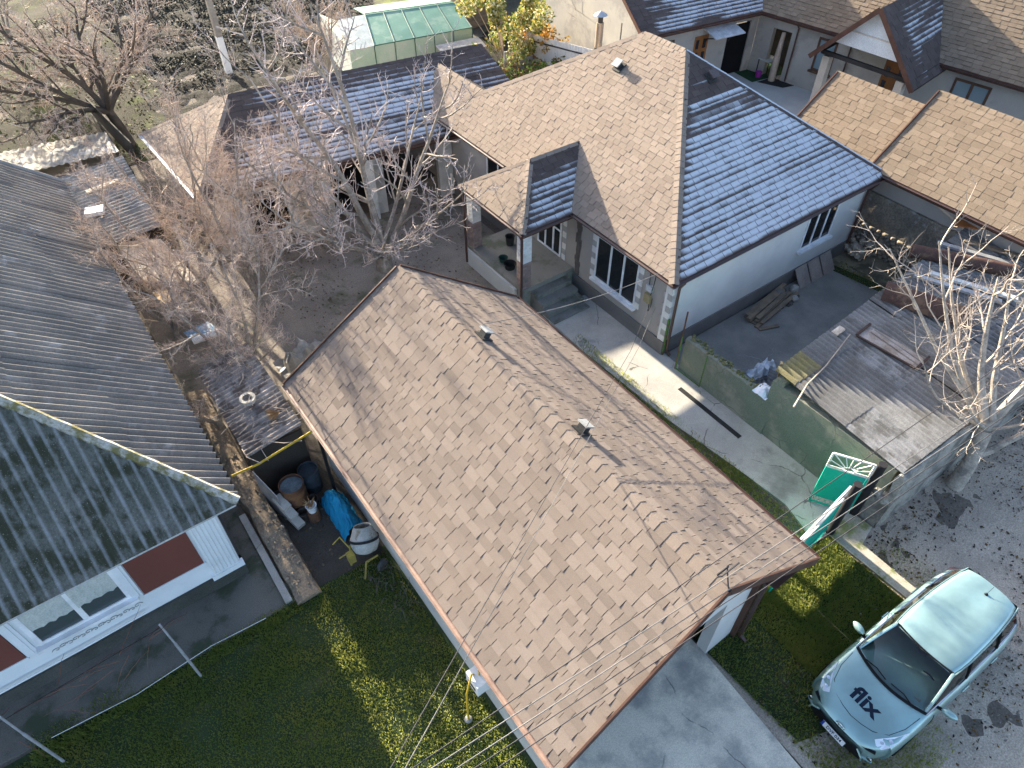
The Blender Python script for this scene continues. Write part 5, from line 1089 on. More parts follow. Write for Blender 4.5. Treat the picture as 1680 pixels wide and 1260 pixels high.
# ================================================================ alley between the garage and the corrugated house
r_ = random.Random(77)
rb = thing('rubble_bank', (.75, 11, 0), 'sunlit earth and rubble footing running along the alley beside the garage', 'rubble wall')
m = MB(); vv = []; n_ = 60
for i in range(n_+1):
    y = 16.5-(16.5-8.9)*i/n_; w_ = .30+.05*noise.noise(V(y, 0, 3)); h = .42*min(1, .35+(y-8.9)*.3)
    for k_, (dx, hz) in enumerate(((-1, 0), (-.9, .8), (-.35, 1), (.3, .98), (.85, .75), (1, 0))):
        vv.append(V(.80+dx*w_+.05*noise.noise(V(y*2.5, k_*3, 1)), y, h*hz*(1+.25*noise.noise(V(y*3, k_*2, 2)))))
m.add(vv, [(i*6+j, (i+1)*6+j, (i+1)*6+j+1, i*6+j+1) for i in range(n_) for j in range(5)]+[tuple(range(6)), tuple(range(n_*6, n_*6+6))[::-1]], smooth=True)
m.build('earth_bank', M('bank_earth', (.26, .205, .15), (.19, .15, .11), .97, 2, 22, .4, .8), rb)
m = MB()
for i in range(170): vv, ff = rock_mesh(r_, *[r_.uniform(.015, .055) for _ in range(3)]); c_ = V(.8+r_.uniform(-.25, .25), r_.uniform(9.0, 16.3), 0); c_.z = .40*min(1, .35+(c_.y-8.9)*.3); m.add([v+c_ for v in vv], ff)
kind(m.build('rubble', M('rubble_stone', (.32, .26, .19), (.24, .2, .15), .95, 3, 25, .3, .5), rb), 'stuff')
o = MB(); o.box((.30, 9.08, .02), (.46, 11.9, .14)); tag(o.build('concrete_kerb', CONC, None), 'pale concrete kerb beside the rubble bank, striped by sun and shadow', 'kerb')
# scrap roof between the houses
sc_ = thing('scrap_roof', (1.7, 13, 0), 'old striped corrugated scrap roof strewn with twigs behind the yellow gas pipe', 'shed')
corrugated(sc_, [V(1.05, 15.6, 1.75), V(1.05, 12.1, 1.7), V(2.5, 12.1, 1.95), V(2.5, 15.6, 2.0)], M('streaked_slate', (.38, .33, .29), (.24, .20, .17), .95, 2, 25, .3, .4, stain=(.14, .11, .09), stsc=2.5, strange=(.46, .6)), .15, .024, .9, 1.5, seed=61, jitter=.03)
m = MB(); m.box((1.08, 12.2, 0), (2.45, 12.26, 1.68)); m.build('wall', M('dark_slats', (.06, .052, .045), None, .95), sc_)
m = MB()
for i in range(70):
    p = V(r_.uniform(1.0, 2.5), r_.uniform(12.0, 15.5), r_.uniform(1.78, 2.1)); a = r_.uniform(0, 6.28); L = r_.uniform(.2, .8); m.tube([p, p+V(math.cos(a)*L/2, math.sin(a)*L/2, r_.uniform(0, .1)), p+V(math.cos(a+.3)*L, math.sin(a+.3)*L, r_.uniform(-.05, .1))], r_.uniform(.005, .015), 4)
kind(m.build('dry_sticks', M('dry_sticks', (.34, .29, .25), (.24, .2, .17), .9, 4), sc_), 'stuff')
o = MB(); o.lathe((1.72, 13.55, 2.02), [(.12, 0), (.2, .0), (.2, .1), (.12, .1)], 18, cap=False); tag(o.build('tyre', M('cream_rim', (.55, .50, .42), (.4, .36, .3), .9, 3)), 'cream ring of an old wheel lying on the scrap roof', 'wheel')
m = MB()
for i in range(60):
    a = r_.uniform(-.5, .5); p = V(2.2, 12.75, 2.0); m.tube([p, p+V(-.35*math.cos(a)*r_.uniform(.6, 1), .4*math.sin(a), r_.uniform(0, .12))], [.012, .004], 3)
tag(m.build('straw_broom', M('straw', (.40, .26, .13), (.3, .18, .09), .9, 4)), 'worn straw broom head lying on the scrap roof', 'broom')
o = MB(); o.tube([(.55, 11.95, 1.55), (1.2, 11.85, 1.62), (2.62, 11.62, 2.1)], .028, 8); o.tube([(2.66, 11.62, 2.12), (2.68, 8.0, 2.2), (2.68, 5.2, 2.2)], .02, 8)
YP = M('yellow_pipe', (.52, .36, .04), (.45, .30, .04), .5, 3, 30, .1, .05); tag(o.build('gas_pipe', YP), 'yellow gas pipe crossing the alley and running under the garage eave', 'pipe')
def barrel(c, r, h, label, mat, top=None):
    t = thing('barrel', c, label, 'barrel'); m = MB(); c = Vector(c)
    m.lathe(c, [(r*.96, 0), (r, .02), (r, h*.3), (r*1.03, h*.33), (r, h*.36), (r, h*.63), (r*1.03, h*.66), (r, h*.69), (r, h-.02), (r*1.03, h), (r*.94, h)], 22, cap=False); m.build('shell', mat, t)
    m = MB(); m.lathe(c+V(0, 0, h-.10), [(r*.95, 0), (r*.95, .01)], 22); m.build('lid', top or mat, t); return t
barrel((1.66, 11.45, 0), .30, .9, 'rusty steel barrel in the alley next to the concrete block bench', RUST, M('murky_water', (.09, .11, .12), (.16, .19, .2), .15, 3))
barrel((2.2, 11.75, 0), .25, .75, 'dark blue-grey plastic drum beside the rusty barrel', M('drum_plastic', (.05, .065, .08), (.04, .05, .06), .55, 3))
t = thing('block_bench', (1.25, 11.2, 0), 'stack of grey hollow concrete blocks leaning beside the rusty barrel', 'blocks')
for i in range(3): m = MB(); m.beam((1.24+.05*i, 11.52-.2*i, .62-.2*i), (1.34+.05*i, 11.12-.2*i, .5-.18*i), .22, .14); m.build('block', CONC, t)
o = MB(); o.slab([(1.02, 12.1, .0), (1.22, 11.2, .0), (1.22, 11.2, 1.0), (1.02, 12.1, 1.2)], .015, dirn=(1, .2, 0)); tag(o.build('leaning_sheet', GALV), 'grey ribbed metal sheet leaning against the scrap roof', 'sheet')
t = thing('flower_pot', (1.83, 10.85, 0), 'white bucket with a dried plant standing on an upturned pot', 'bucket')
m = MB(); m.lathe((1.83, 10.85, 0), [(.16, 0), (.14, .3), (.13, .32)], 16); m.build('base', RUST, t)
m = MB(); m.lathe((1.83, 10.85, .32), [(.10, 0), (.13, .22), (.14, .23), (.12, .23), (.10, .15)], 16); m.build('bucket', WHITE, t)
m = MB()
for i in range(26): a = r_.uniform(0, 6.3); L = r_.uniform(.05, .2); m.tube([(1.83, 10.85, .48), (1.83+math.cos(a)*.07, 10.85+math.sin(a)*.07, .62), (1.83+math.cos(a)*L, 10.85+math.sin(a)*L, .62+r_.uniform(0, .12))], [.012, .014, .004], 4)
m.build('dried_plant', M('straw', (.40, .26, .13)), t)
for c_, r0, lb in (((1.62, 10.98, 0), .13, 'dark clay pot half hidden beside the white bucket'), ((1.98, 11.2, 0), .14, 'dark bucket in the shade behind the white bucket')):
    o = MB(); o.lathe(c_, [(r0*.75, 0), (r0, .28), (r0*1.08, .3), (r0*.9, .3), (r0*.8, .1)], 16); tag(o.build('pot', M('dark_clay', (.06, .05, .045), None, .8), None), lb, 'pot')
m = MB(); n_ = 14; vv = []                                   # crumpled blue tarpaulin over a heap
for i in range(n_+1):
    for j in range(n_+1):
        u_, v_ = i/n_, j/n_; h = .75*math.sin(math.pi*min(1, u_*1.1))*math.sin(math.pi*(.12+v_*.8))**.6
        vv.append(V(2.12+.6*u_+.05*noise.noise(V(i*.7, j*.7, 1)), 9.75+1.4*v_+.06*noise.noise(V(i*.8, j*.8, 5)), .03+max(0, h)+.07*noise.noise(V(i*.9, j*.9, 2))))
m.add(vv, [(i*(n_+1)+j, (i+1)*(n_+1)+j, (i+1)*(n_+1)+j+1, i*(n_+1)+j+1) for i in range(n_) for j in range(n_)], smooth=False)
tag(m.build('blue_tarpaulin', M('tarp_blue', (.02, .24, .42), (.015, .19, .35), .35, 5, 20, .15, .2)), 'crumpled bright blue tarpaulin under the garage eave', 'tarpaulin')
# concrete mixer
cm = thing('concrete_mixer', (2.3, 8.95, 0), 'small concrete mixer with pale drum and yellow frame under the garage eave', 'concrete mixer')
MX = M('mixer_drum', (.42, .42, .40), (.32, .32, .30), .7, 3, 30, .2, .15, stain=(.2, .17, .12), stsc=4); YF = M('mixer_yellow', (.34, .27, .06), (.26, .21, .07), .6, 4, 30, .2, .1)
ax = V(.25, .55, .8).normalized(); c_ = V(2.33, 8.95, .45)
m = MB(); m.lathe(c_, [(.14, 0), (.26, .06), (.33, .22), (.335, .34), (.31, .40), (.22, .62), (.2, .66), (.18, .64), (.26, .40)], 24, axis=ax, cap=False); m.lathe(c_, [(.0, 0), (.14, 0)], 24, axis=ax, cap=False); m.build('drum', MX, cm)
m = MB(); m.lathe(c_+ax*.36, [(.335, -.03), (.35, -.03), (.35, .03), (.335, .03)], 24, axis=ax, cap=False); m.build('ring_gear', M('post_black', (.022, .022, .026)), cm)
m = MB(); m.tube([(1.95, 9.1, .05), (2.05, 9.15, .75), (2.3, 8.95, .42)], .025, 6); m.tube([(2.05, 8.6, .05), (2.2, 8.7, .5), (2.5, 8.7, .5)], .025, 6); m.tube([(1.75, 9.4, .75), (1.95, 9.42, .85), (2.02, 9.1, .75)], .018, 6); m.tube([(1.72, 9.05, .65), (1.95, 9.08, .62)], .018, 6); m.build('frame', YF, cm)
m = MB(); m.box((1.9, 8.95, .32), (2.06, 9.12, .62)); m.build('motor_box', YF, cm)
for x, y in ((2.52, 8.62), (2.6, 9.2)):
    m = MB(); m.lathe((x, y, .16), [(.05, -.04), (.15, -.04), (.16, 0), (.15, .04), (.05, .04)], 18, axis=(.4, -.9, 0)); m.build('wheel', M('tyre_grey', (.10, .10, .10), None, .8), cm)
gmtr = thing('gas_meter', (2.68, 4.7, 0), 'white gas meter box with yellow pipe on the garage wall', 'gas meter')
m = MB(); m.box((2.5, 4.55, .95), (2.8, 4.95, 1.35)); b_ = m.build('box', WHITE, gmtr); m = MB(); m.box((2.488, 4.63, 1.08), (2.505, 4.87, 1.16)); m.build('meter_window', M('meter_glass', (.03, .03, .035), None, .3), b_)
m = MB(); m.tube([(2.62, 4.82, 1.3), (2.55, 4.82, 1.42), (2.3, 4.62, 1.25), (2.26, 4.6, 0)], .022, 8); m.tube([(2.68, 4.75, 1.35), (2.68, 4.75, 2.2)], .018, 8); m.build('pipe', YP, gmtr)
m = MB(); m.lathe((2.26, 4.6, 0), [(.09, 0), (.08, .05), (.04, .07)], 10); m.build('pipe_collar', CONC, gmtr)
m = MB()
for i in range(46):
    p = V(r_.uniform(2.1, 2.75), r_.uniform(7.2, 8.6), .02); a = r_.uniform(0, 6.28); L = r_.uniform(.15, .4); m.tube([p, p+V(math.cos(a)*L*.4, math.sin(a)*L*.4, r_.uniform(.1, .35)), p+V(math.cos(a+.6)*L, math.sin(a+.6)*L, r_.uniform(.0, .3))], .005, 3)
kind(tag(m.build('brushwood', M('brush_grey', (.16, .14, .12), None, .9, 4)), 'heap of thin dry brushwood against the garage wall', 'brushwood'), 'stuff')
# ================================================================ clutter further up the alley
def plate(poly, t_, mat, name, label, cat): o = MB(); o.slab(poly, t_); return tag(o.build(name, mat), label, cat)
PALE = M('pale_board', (.66, .60, .50), (.52, .46, .38), .9, 2, 25, .15, .2, stain=(.38, .32, .26), stsc=2)
plate([(.85, 23.4, 1.55), (1.1, 20.9, 1.45), (2.5, 20.0, 1.35), (2.2, 22.8, 1.5)], .05, PALE, 'pale_sheet', 'large pale boards lying in the sun beside the long corrugated roof', 'boards')
plate([(1.15, 20.4, 1.3), (1.2, 19.7, 1.3), (1.95, 19.4, 1.3), (1.9, 20.1, 1.3)], .05, M('tan_board', (.50, .38, .24), None, .9), 'tan_board', 'small tan board in front of the large pale boards', 'board')
LOWS = M('lean_to_slate', (.26, .25, .23), (.18, .17, .16), .95, 1.5, 25, .3, .3, stain=(.34, .33, .31), stsc=2)
lt = thing('lean_to_shed', (1.6, 25, 0), 'dark corrugated lean-to roof behind the far end of the corrugated house', 'shed')
corrugated(lt, [V(.45, 27.8, 2.0), V(.5, 22.9, 1.75), V(2.5, 22.9, 1.85), V(2.6, 27.8, 2.1)], LOWS, .2, .028, 1.2, 1.6, seed=71, jitter=.03)
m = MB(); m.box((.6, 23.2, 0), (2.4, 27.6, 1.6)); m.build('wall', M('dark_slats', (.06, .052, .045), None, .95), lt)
for p0, p1, mt, lb in (((.55, 24.9, 2.02), (1.1, 24.75, 2.02), WHITE, 'white box lying beside the verge of the corrugated roof'), ((.9, 26.1, 2.1), (2.0, 26.2, 2.14), M('cream_plank', (.62, .54, .42), None, .9), 'cream plank lying across the lean-to roof')):
    o = MB(); o.beam(p0, p1, .42 if mt is WHITE else .2, .14 if mt is WHITE else .05); tag(o.build('white_box' if mt is WHITE else 'plank', mt), lb, 'box' if mt is WHITE else 'plank')
sr = thing('sunlit_shed', (.5, 30.5, 0), 'low shed with bright sunlit corrugated roof at the left behind the lean-to', 'shed')
corrugated(sr, [V(2.7, 31.6, 1.55), V(-3.5, 32.4, 1.55), V(-3.5, 29.2, 2.05), V(2.6, 28.4, 2.05)], M('sunlit_slate', (.30, .275, .235), (.20, .185, .16), .95, 1.3, 25, .25, .3, stain=(.38, .37, .34), stsc=1.2), .26, .022, 1.2, 1.7, seed=72, jitter=.02, sub=6)
m = MB(); m.box((-3.3, 28.7, 0), (2.4, 31.4, 1.45)); m.build('wall', PLAST, sr)
m = MB(); m.slab([(2.75, 34.5, 1.2), (3.1, 28.6, 1.2), (3.1, 28.6, 2.2), (2.75, 34.5, 1.9)], .05, dirn=(1, 0, 0)); m.box((2.7, 28.5, 0), (2.8, 34.5, 1.2)); tag(m.build('plank_fence', M('black_boards', (.035, .033, .032), (.05, .047, .045), .9, 2)), 'dark plank fence running back from the sunlit shed to the leaning tree', 'fence')
o = MB(); o.beam((-.6, 33.4, .5), (1.0, 33.2, .5), .7, .35); tag(o.build('white_sheet', PLASTW), 'white sheet-covered heap behind the sunlit shed', 'heap')
o = MB(); o.tube([(-3.5, 28.9, 2.35), (-.2, 27.2, 2.5), (.6, 26.2, 2.45)], .03, 6); o.tube([(-2.4, 28.6, 1.6), (-2.4, 28.4, 2.5)], .03, 6); tag(o.build('pole', WOOD), 'weathered wooden pole lying across the sheds at the left edge', 'pole')
o = MB(); o.tube([(1.45, 17.9, .95), (2.2, 17.75, 1.0)], .11, 12); tag(o.build('plastic_roll', WHITE), 'white plastic roll in the clutter below the twiggy trees', 'roll')
plate([(1.35, 18.5, .9), (1.45, 17.95, .9), (2.25, 18.0, .95), (2.1, 18.5, .95)], .03, M('blue_sheet', (.08, .22, .38), (.5, .55, .6), .6, 4), 'blue_sheet', 'blue and white plastic sheet beside the white roll', 'sheet')
for i, (x, y) in enumerate(((2.75, 29.4), (3.0, 26), (3.2, 23))):
    pass
# ================================================================ gas-meter-side poles and vines in front of the white house
for (x, y), (tx, ty), lb in (((-1.81, 8.64), (-1.93, 9.75), 'grey metal vine post in front of the white house, nearer the pilaster'), ((-4.53, 8.58), (-4.65, 9.2), 'grey metal vine post at the lower left corner')):
    o = MB(); o.tube([(x, y, -.05), (x, y, 1.6)], .028, 8); o.tube([(x, y, 1.6), (x-.02, y+.06, 2.35)], .02, 8); tag(o.build('vine_post', M('post_grey', (.34, .35, .36), (.26, .26, .27), .6, 4, 30, .15, .1)), lb, 'post', 'vine posts')
o = MB(); o.tube([(-9, 8.6, 2.2), (-4.55, 8.64, 2.2), (-1.83, 8.7, 2.25)], .006, 4); tag(o.build('vine_wire', M('black_cable', (.02, .02, .02))), 'thin wire strung between the vine posts', 'wire')
vn = thing('grape_vine', (-3.3, 8.9, 0), 'leafless grape vine with reddish canes trained along the wire', 'vine'); m = MB(); k_ = MB()
for i in range(7):
    x = -5.6+i*.6; p = V(x, 8.66, 2.2); pts = [p]
    for j in range(6): p = p+V(.11+r_.uniform(-.05, .05), r_.uniform(-.03, .05), r_.uniform(-.03, .03)); pts.append(p)
    k_.tube(pts, .010, 5)
for i in range(26):
    x = r_.choice([r_.uniform(-6.5, -4.2), r_.uniform(-4.4, -1.6)]); p = V(x, 8.7, r_.uniform(1.2, 2.25)); d = V(r_.uniform(-1, 1), r_.uniform(-.2, .7), r_.uniform(-.6, .3)).normalized(); pts = [p]
    for j in range(6): d = (d+rdir(r_)*.2-V(0, 0, .06)).normalized(); p = p+d*.16; pts.append(p)
    m.tube(pts, [.006, .006, .005, .005, .004, .003, .002], 4)
k_.build('stem', M('vine_stem', (.09, .06, .05), None, .9), vn); kind(m.build('canes', TWIGR, vn), 'stuff')
o = MB(); o.tube([(-4.6, 9.12, .12), (-3, 9.0, .1), (-1.4, 9.1, .1), (-.2, 9.02, .08)], .006, 5); tag(o.build('white_hose', WHITE), 'thin white hose lying along the apron edge', 'hose')
# ================================================================ yard on the right of the main house
pk = thing('plank_stack', (17.2, 9.7, 0), 'stack of old planks on the yard against the right wall of the main house', 'planks')
for i in range(11):
    z = .06+.07*(i//4); y = 9.85-.16*(i % 4)+r_.uniform(-.02, .02); x = 16.35+r_.uniform(-.15, .15); m = MB(); m.beam((x, y-.25, z), (x+2.0+r_.uniform(-.3, .3), y+.05, z+.03), .14, .05); m.build('plank', WOOD, pk)
m = MB(); m.beam((16.25, 9.0, .05), (16.9, 8.75, .06), .12, .05); m.build('plank', WOOD, pk)
for x0, lb in ((19.0, 'leftmost of three boards leaning on the wall below the right window'), (19.65, 'middle of three boards leaning on the wall below the right window'), (20.3, 'rightmost of three boards leaning on the wall below the right window')):
    plate([(x0, 9.55, .03), (x0+.58, 9.55, .03), (x0+.58, 9.95, .62), (x0, 9.95, .62)], .03, M('leaning_board', (.34, .29, .25), (.26, .22, .2), .9, 2), 'leaning_board', lb, 'board')
for c_, s_, lb in (((18.35, 9.3, .1), .16, 'pale stone block on the yard by the rubble'), ((18.75, 9.6, .12), .2, 'pale stone block beside the leaning boards'), ((18.1, 9.75, .14), .2, 'dark broken block at the end of the plank stack')):
    vv, ff = rock_mesh(r_, s_, s_*.8, s_*.7); o = MB(); o.add([v+Vector(c_) for v in vv], ff); tag(o.build('stone_block', CONC if s_ != .2 or c_[0] > 18.5 else PLINTH), lb, 'stone')
m = MB()
for i in range(60): s_ = r_.uniform(.03, .12); vv, ff = rock_mesh(r_, s_, s_, s_*.6); c_ = V(r_.uniform(17.7, 18.6), r_.uniform(9.2, 9.95), .05); m.add([v+c_ for v in vv], ff)
kind(tag(m.build('rubble', M('dark_rubble', (.07, .065, .06), (.12, .11, .1), .95, 4)), 'dark rubble between the planks and the leaning boards', 'rubble'), 'stuff')
WP = M('white_plastic', (.66, .70, .76), (.55, .60, .66), .5, 4, 20, .1, .2)
def crumple(c, sx, sy, h, seed, mat, name, label, cat, n_=12):
    m = MB(); vv = []
    for i in range(n_+1):
        for j in range(n_+1):
            u_, v_ = i/n_*2-1, j/n_*2-1; d = min(1, math.hypot(u_, v_)); hh = h*(1-d*d)+h*.7*noise.noise(V(i*.55, j*.55, seed))
            vv.append(V(c[0]+u_*sx*(1+.2*noise.noise(V(i*.6, 3, seed))), c[1]+v_*sy*(1+.2*noise.noise(V(3, j*.6, seed))), c[2]+max(.0, hh)))
    m.add(vv, [(i*(n_+1)+j, (i+1)*(n_+1)+j, (i+1)*(n_+1)+j+1, i*(n_+1)+j+1) for i in range(n_) for j in range(n_)]); return tag(m.build(name, mat), label, cat)
crumple((14.55, 7.45, .3), .42, .34, .45, 3, WP, 'plastic_bag', 'white crumpled plastic bags on the scrap heap in the yard', 'plastic bags')
crumple((15.0, 6.95, .3), .35, .3, .25, 4, M('grey_film', (.35, .40, .46), (.2, .23, .27), .4, 4), 'plastic_film', 'clear grey plastic film on the scrap heap beside the shed roof', 'plastic film')
crumple((13.08, 6.5, 1.3), .26, .22, .16, 6, WP, 'white_sack', 'white sack lying on the end of the low wall by the shed', 'sack', 8)
crumple((4.0, 15.9, .1), .85, .65, .75, 11, M('cloudy_plastic', (.30, .29, .27), (.22, .21, .19), .35, 3, 20, .15, .2), 'covered_heap', 'heap covered in cloudy plastic film at the rear corner of the garage', 'heap')
hp = thing('scrap_heap', (14.3, 7, 0), 'heap of broken corrugated sheets and wire in the yard behind the low wall', 'scrap heap')
SCR = M('scrap_slate', (.20, .20, .20), (.12, .125, .13), .9, 3, 25, .3, .3)
for i, (x, y, z, a) in enumerate(((13.6, 6.6, .55, .3), (13.9, 7.0, .35, -.2), (14.2, 6.7, .6, .6))):
    mm = Matrix.Translation((x, y, z)) @ Matrix.Rotation(a, 4, 'Z') @ Matrix.Rotation(.35, 4, 'X'); P4 = [mm @ V(*p) for p in ((-.5, -.4, 0), (.5, -.4, 0), (.5, .4, 0), (-.5, .4, 0))]; corrugated(hp, P4, SCR, .15, .025, 1.2, 1, name='broken_sheet', seed=i, sub=6)
m = MB()
for i in range(14):
    p = V(r_.uniform(13.8, 15), r_.uniform(6.7, 7.6), r_.uniform(.3, .6)); pts = [p]; d = rdir(r_)
    for j in range(8): d = (d+rdir(r_)*.7).normalized(); d.z *= .4; p = p+d*.12; pts.append(p)
    m.tube(pts, .008, 4)
kind(m.build('wire_tangle', M('wire_grey', (.3, .3, .31), None, .6), hp), 'stuff')
o = MB(); o.beam((13.35, 6.35, 1.2), (13.28, 6.45, 2.3), .1, .06); tag(o.build('wooden_stake', M('yellow_wood', (.36, .28, .15), None, .9)), 'short yellowish wooden stake at the shed corner', 'stake')
# firewood and rubble by the far corner of the yard
fwd = thing('firewood_heap', (22, 10.6, 0), 'sunlit heap of splintered planks and mortar rubble at the far corner of the main house', 'heap')
m = MB()
for i in range(22): p = V(r_.uniform(22.1, 22.6), r_.uniform(10.0, 11.2), r_.uniform(.2, .9)); m.beam(p, p+V(r_.uniform(-.3, .4), r_.uniform(.3, 1.0), r_.uniform(.1, .6)), .1, .05)
m.build('planks', M('red_wood', (.20, .12, .08), (.28, .2, .13), .9, 3), fwd)
m = MB()
for i in range(90): s_ = r_.uniform(.05, .16); vv, ff = rock_mesh(r_, s_, s_, s_*.7); c_ = V(22.25+r_.uniform(-.4, .4), 9.9+r_.uniform(-.6, .6), .05+r_.uniform(0, .45)); m.add([v+c_ for v in vv], ff)
kind(m.build('rubble', M('mortar_rubble', (.46, .41, .34), (.33, .28, .22), .95, 4, 25, .3, .5), fwd), 'stuff')
# porch buckets
for c_, rr, hh, mt, lb in (((12.0, 16.6, .75), .16, .34, (.035, .035, .035), 'tall black bucket at the back of the porch beside the column'), ((11.25, 15.95, .75), .15, .16, (.03, .07, .06), 'low dark green basin on the porch'), ((11.2, 15.5, .75), .2, .2, (.025, .027, .028), 'wide black basin on the porch beside the green one')):
    o = MB(); o.lathe(c_, [(rr*.8, 0), (rr, hh), (rr*1.08, hh), (rr*.92, hh-.01), (rr*.7, .03)], 18, cap=True); tag(o.build('bucket', M('bucket_%d' % int(rr*100), mt, None, .5)), lb, 'bucket')
# ================================================================ junk lying on the corrugated shed roof
def onroof(x, y): return 2.0+.055*(y-2.6)+.005*(x-13)+.06
RU2 = M('rusty_tank', (.085, .052, .042), (.065, .04, .035), .75, 3, 30, .3, .2, stain=(.13, .085, .06), stsc=2.5)
t = thing('rusty_trough', (19, 5.4, 2.2), 'long rusty half-drum trough lying on the corrugated shed roof', 'trough'); m = MB(); a_ = V(17.75, 6.55, 2.5); b_ = V(18.6, 4.5, 2.45); d = (b_-a_).normalized(); x_ = d.cross(up).normalized()
vv = [p+x_*math.cos(math.pi*j/10)*.36+up*(math.sin(math.pi*j/10)*.36-.1) for p in (a_, b_) for j in range(11)]; m.add(vv, [(j, j+1, 12+j, 11+j) for j in range(10)]+[tuple(range(11)), tuple(range(21, 10, -1))], smooth=True); m.build('shell', RU2, t)
o = MB(); o.tube([(20.1, 7.2, 2.5), (21.6, 4.8, 2.5)], .2, 14); tag(o.build('rusty_pipe', RU2), 'thick rusty pipe on the shed roof beyond the trough', 'pipe')
ORG = M('orange_panel', (.40, .16, .06), (.33, .13, .05), .7, 2)
plate([(22.3, 7.2, 2.55), (23.5, 5.6, 2.55), (23.8, 5.75, 2.6), (22.6, 7.35, 2.6)], .04, ORG, 'orange_panel', 'long orange board on the junk-strewn shed roof', 'board')
for i, (x, y, mt, lb) in enumerate(((19.2, 6.5, GALV, 'dull metal profile lying along the shed roof near the trough'), (19.7, 6.3, PLASTW, 'bluish pale plank lying along the shed roof'), (21.2, 7.0, GALV, 'metal rail lying on the shed roof beside the rusty pipe'), (22.0, 6.6, WOOD, 'brown plank lying on the shed roof beside the orange board'), (24.2, 6.6, WHITE, 'white plastic sheet on the far end of the shed roof'))):
    o = MB(); o.beam((x, y, onroof(x, y)+.1), (x+1.0, y-2.1, onroof(x, y)+.02), .16 if mt is not WHITE else .6, .07); tag(o.build('plank' if mt in (WOOD, PLASTW) else 'metal_rail' if mt is GALV else 'plastic_sheet', mt), lb, 'plank' if mt in (WOOD, PLASTW) else 'rail' if mt is GALV else 'sheet')
o = MB(); o.lathe((23.2, 6.6, 2.62), [(.2, 0), (.32, 0), (.34, .08), (.32, .16), (.2, .16)], 20, cap=False); tag(o.build('tyre', M('tyre', (.02, .02, .02))), 'black tyre lying on the junk at the far end of the shed roof', 'tyre')
bx = thing('wooden_hatch', (16.6, 5.2, 2.2), 'weathered wooden hatch with dark battens lying on the shed roof', 'hatch'); m = MB(); h0, h1, h2, h3 = [V(x, y, onroof(x, y)+.06) for x, y in ((15.55, 5.75), (15.85, 6.1), (17.1, 4.9), (16.6, 4.35))]
m.slab([V(15.75, 5.95, 2.3), V(15.95, 4.25, 2.22), V(16.55, 4.3, 2.22), V(16.35, 6.0, 2.3)], .04); m.build('board', M('weathered_board', (.22, .18, .15), (.32, .29, .27), .9, 3, 30, .3, .3), bx)
m = MB(); m.beam((15.72, 5.95, 2.33), (16.4, 6.0, 2.33), .06, .05); m.beam((15.92, 4.3, 2.26), (16.6, 4.35, 2.26), .06, .05); m.beam((15.72, 5.95, 2.31), (15.92, 4.3, 2.25), .05, .05); m.build('batten', M('dark_batten', (.07, .05, .045), None, .9), bx)
o = MB(); o.tube([V(15.619, 6.074, 2.320), V(14.123, 5.718, 2.280), V(13.228, 5.587, 2.260), V(12.328, 5.297, 2.240)], [.012, .018, .022, .026], 6); tag(o.build('bent_stick', M('pale_stick', (.42, .35, .28), None, .9)), 'long bent stick lying across the shed roof edge', 'stick')
o = MB(); o.beam(V(15.288, 6.343, 2.300), V(15.657, 6.350, 2.320), .18, .06); tag(o.build('cream_tile', PALE), 'cream tile fragment lying on the upper edge of the shed roof', 'tile')
# ================================================================ greenhouse, pole, fence, chimney at the top
gh = thing('greenhouse', (18.5, 33, 0), 'greenhouse under green shade netting beyond the rear wing', 'greenhouse')
GX = [(16.6, 35.2), (21.6, 34.6)]; e0, e1 = V(15.35, 32.3, 1.9), V(20.45, 31.5, 1.9); rg0, rg1 = V(16.4, 35.1, 2.05+.3), V(21.0, 34.0, 2.05+.3)
GREENN = M('green_net', (.13, .25, .20), (.10, .21, .165), .6, 1.2, 60, .12, .1, stain=(.19, .29, .23), stsc=.8); FILM = M('pale_film', (.30, .38, .29), (.36, .41, .33), .4, 1.2, 20, .08, .1); FILMW = M('white_film', (.40, .44, .43), (.30, .34, .33), .4, 2)
q0, q1 = V(14.15, 32.5, 1.9), V(14.9, 35.35, 2.3)
m = MB(); m.slab([e0, e1, rg1, rg0], .03); m.build('net_roof', GREENN, gh)
m = MB(); m.slab([q0, e0, rg0, q1], .03); m.build('film_roof', FILMW, gh)
m = MB(); m.slab([rg0, rg1, rg1+V(.6, 2.6, -.5), rg0+V(.6, 2.6, -.5)], .03); m.build('back_roof', GREENN, gh)
m = MB(); m.slab([V(14.15, 32.5, 0), V(e1.x, e1.y, 0), e1, q0], .02, dirn=(0, 1, 0)); m.build('film_wall', FILM, gh)
m = MB(); m.slab([V(e1.x, e1.y, 0), V(21.6, 36.6, 0), V(21.6, 36.6, 1.9), rg1, e1], .02, dirn=(-1, 0, 0)); m.build('end_wall', FILMW, gh); m = MB(); m.slab([V(14.15, 32.5, 0), q0, q1, V(15.2, 38, 1.8), V(15.2, 38, 0)], .02, dirn=(1, 0, 0)); m.build('end_wall', FILMW, gh)
m = MB()
for i in range(6): a = e0.lerp(e1, i/5); b = rg0.lerp(rg1, i/5); m.tube([V(a.x, a.y-.03, 0), a+V(0, -.03, .02), b+V(0, 0, .03)], .018, 5)
m.tube([e0+V(0, -.02, .02), e1+V(0, -.02, .02)], .02, 5); m.tube([rg0+V(0, 0, .03), rg1+V(0, 0, .03)], .02, 5); m.build('frame', M('frame_green', (.03, .09, .075), None, .6), gh)
plate([(18.0, 30.3, 1.5), (20.3, 30.0, 1.5), (20.4, 30.9, 1.65), (18.1, 31.2, 1.65)], .04, M('grey_boards', (.42, .39, .36), None, .9, 3), 'grey_boards', 'grey ribbed boards lying beside the greenhouse wall', 'boards')
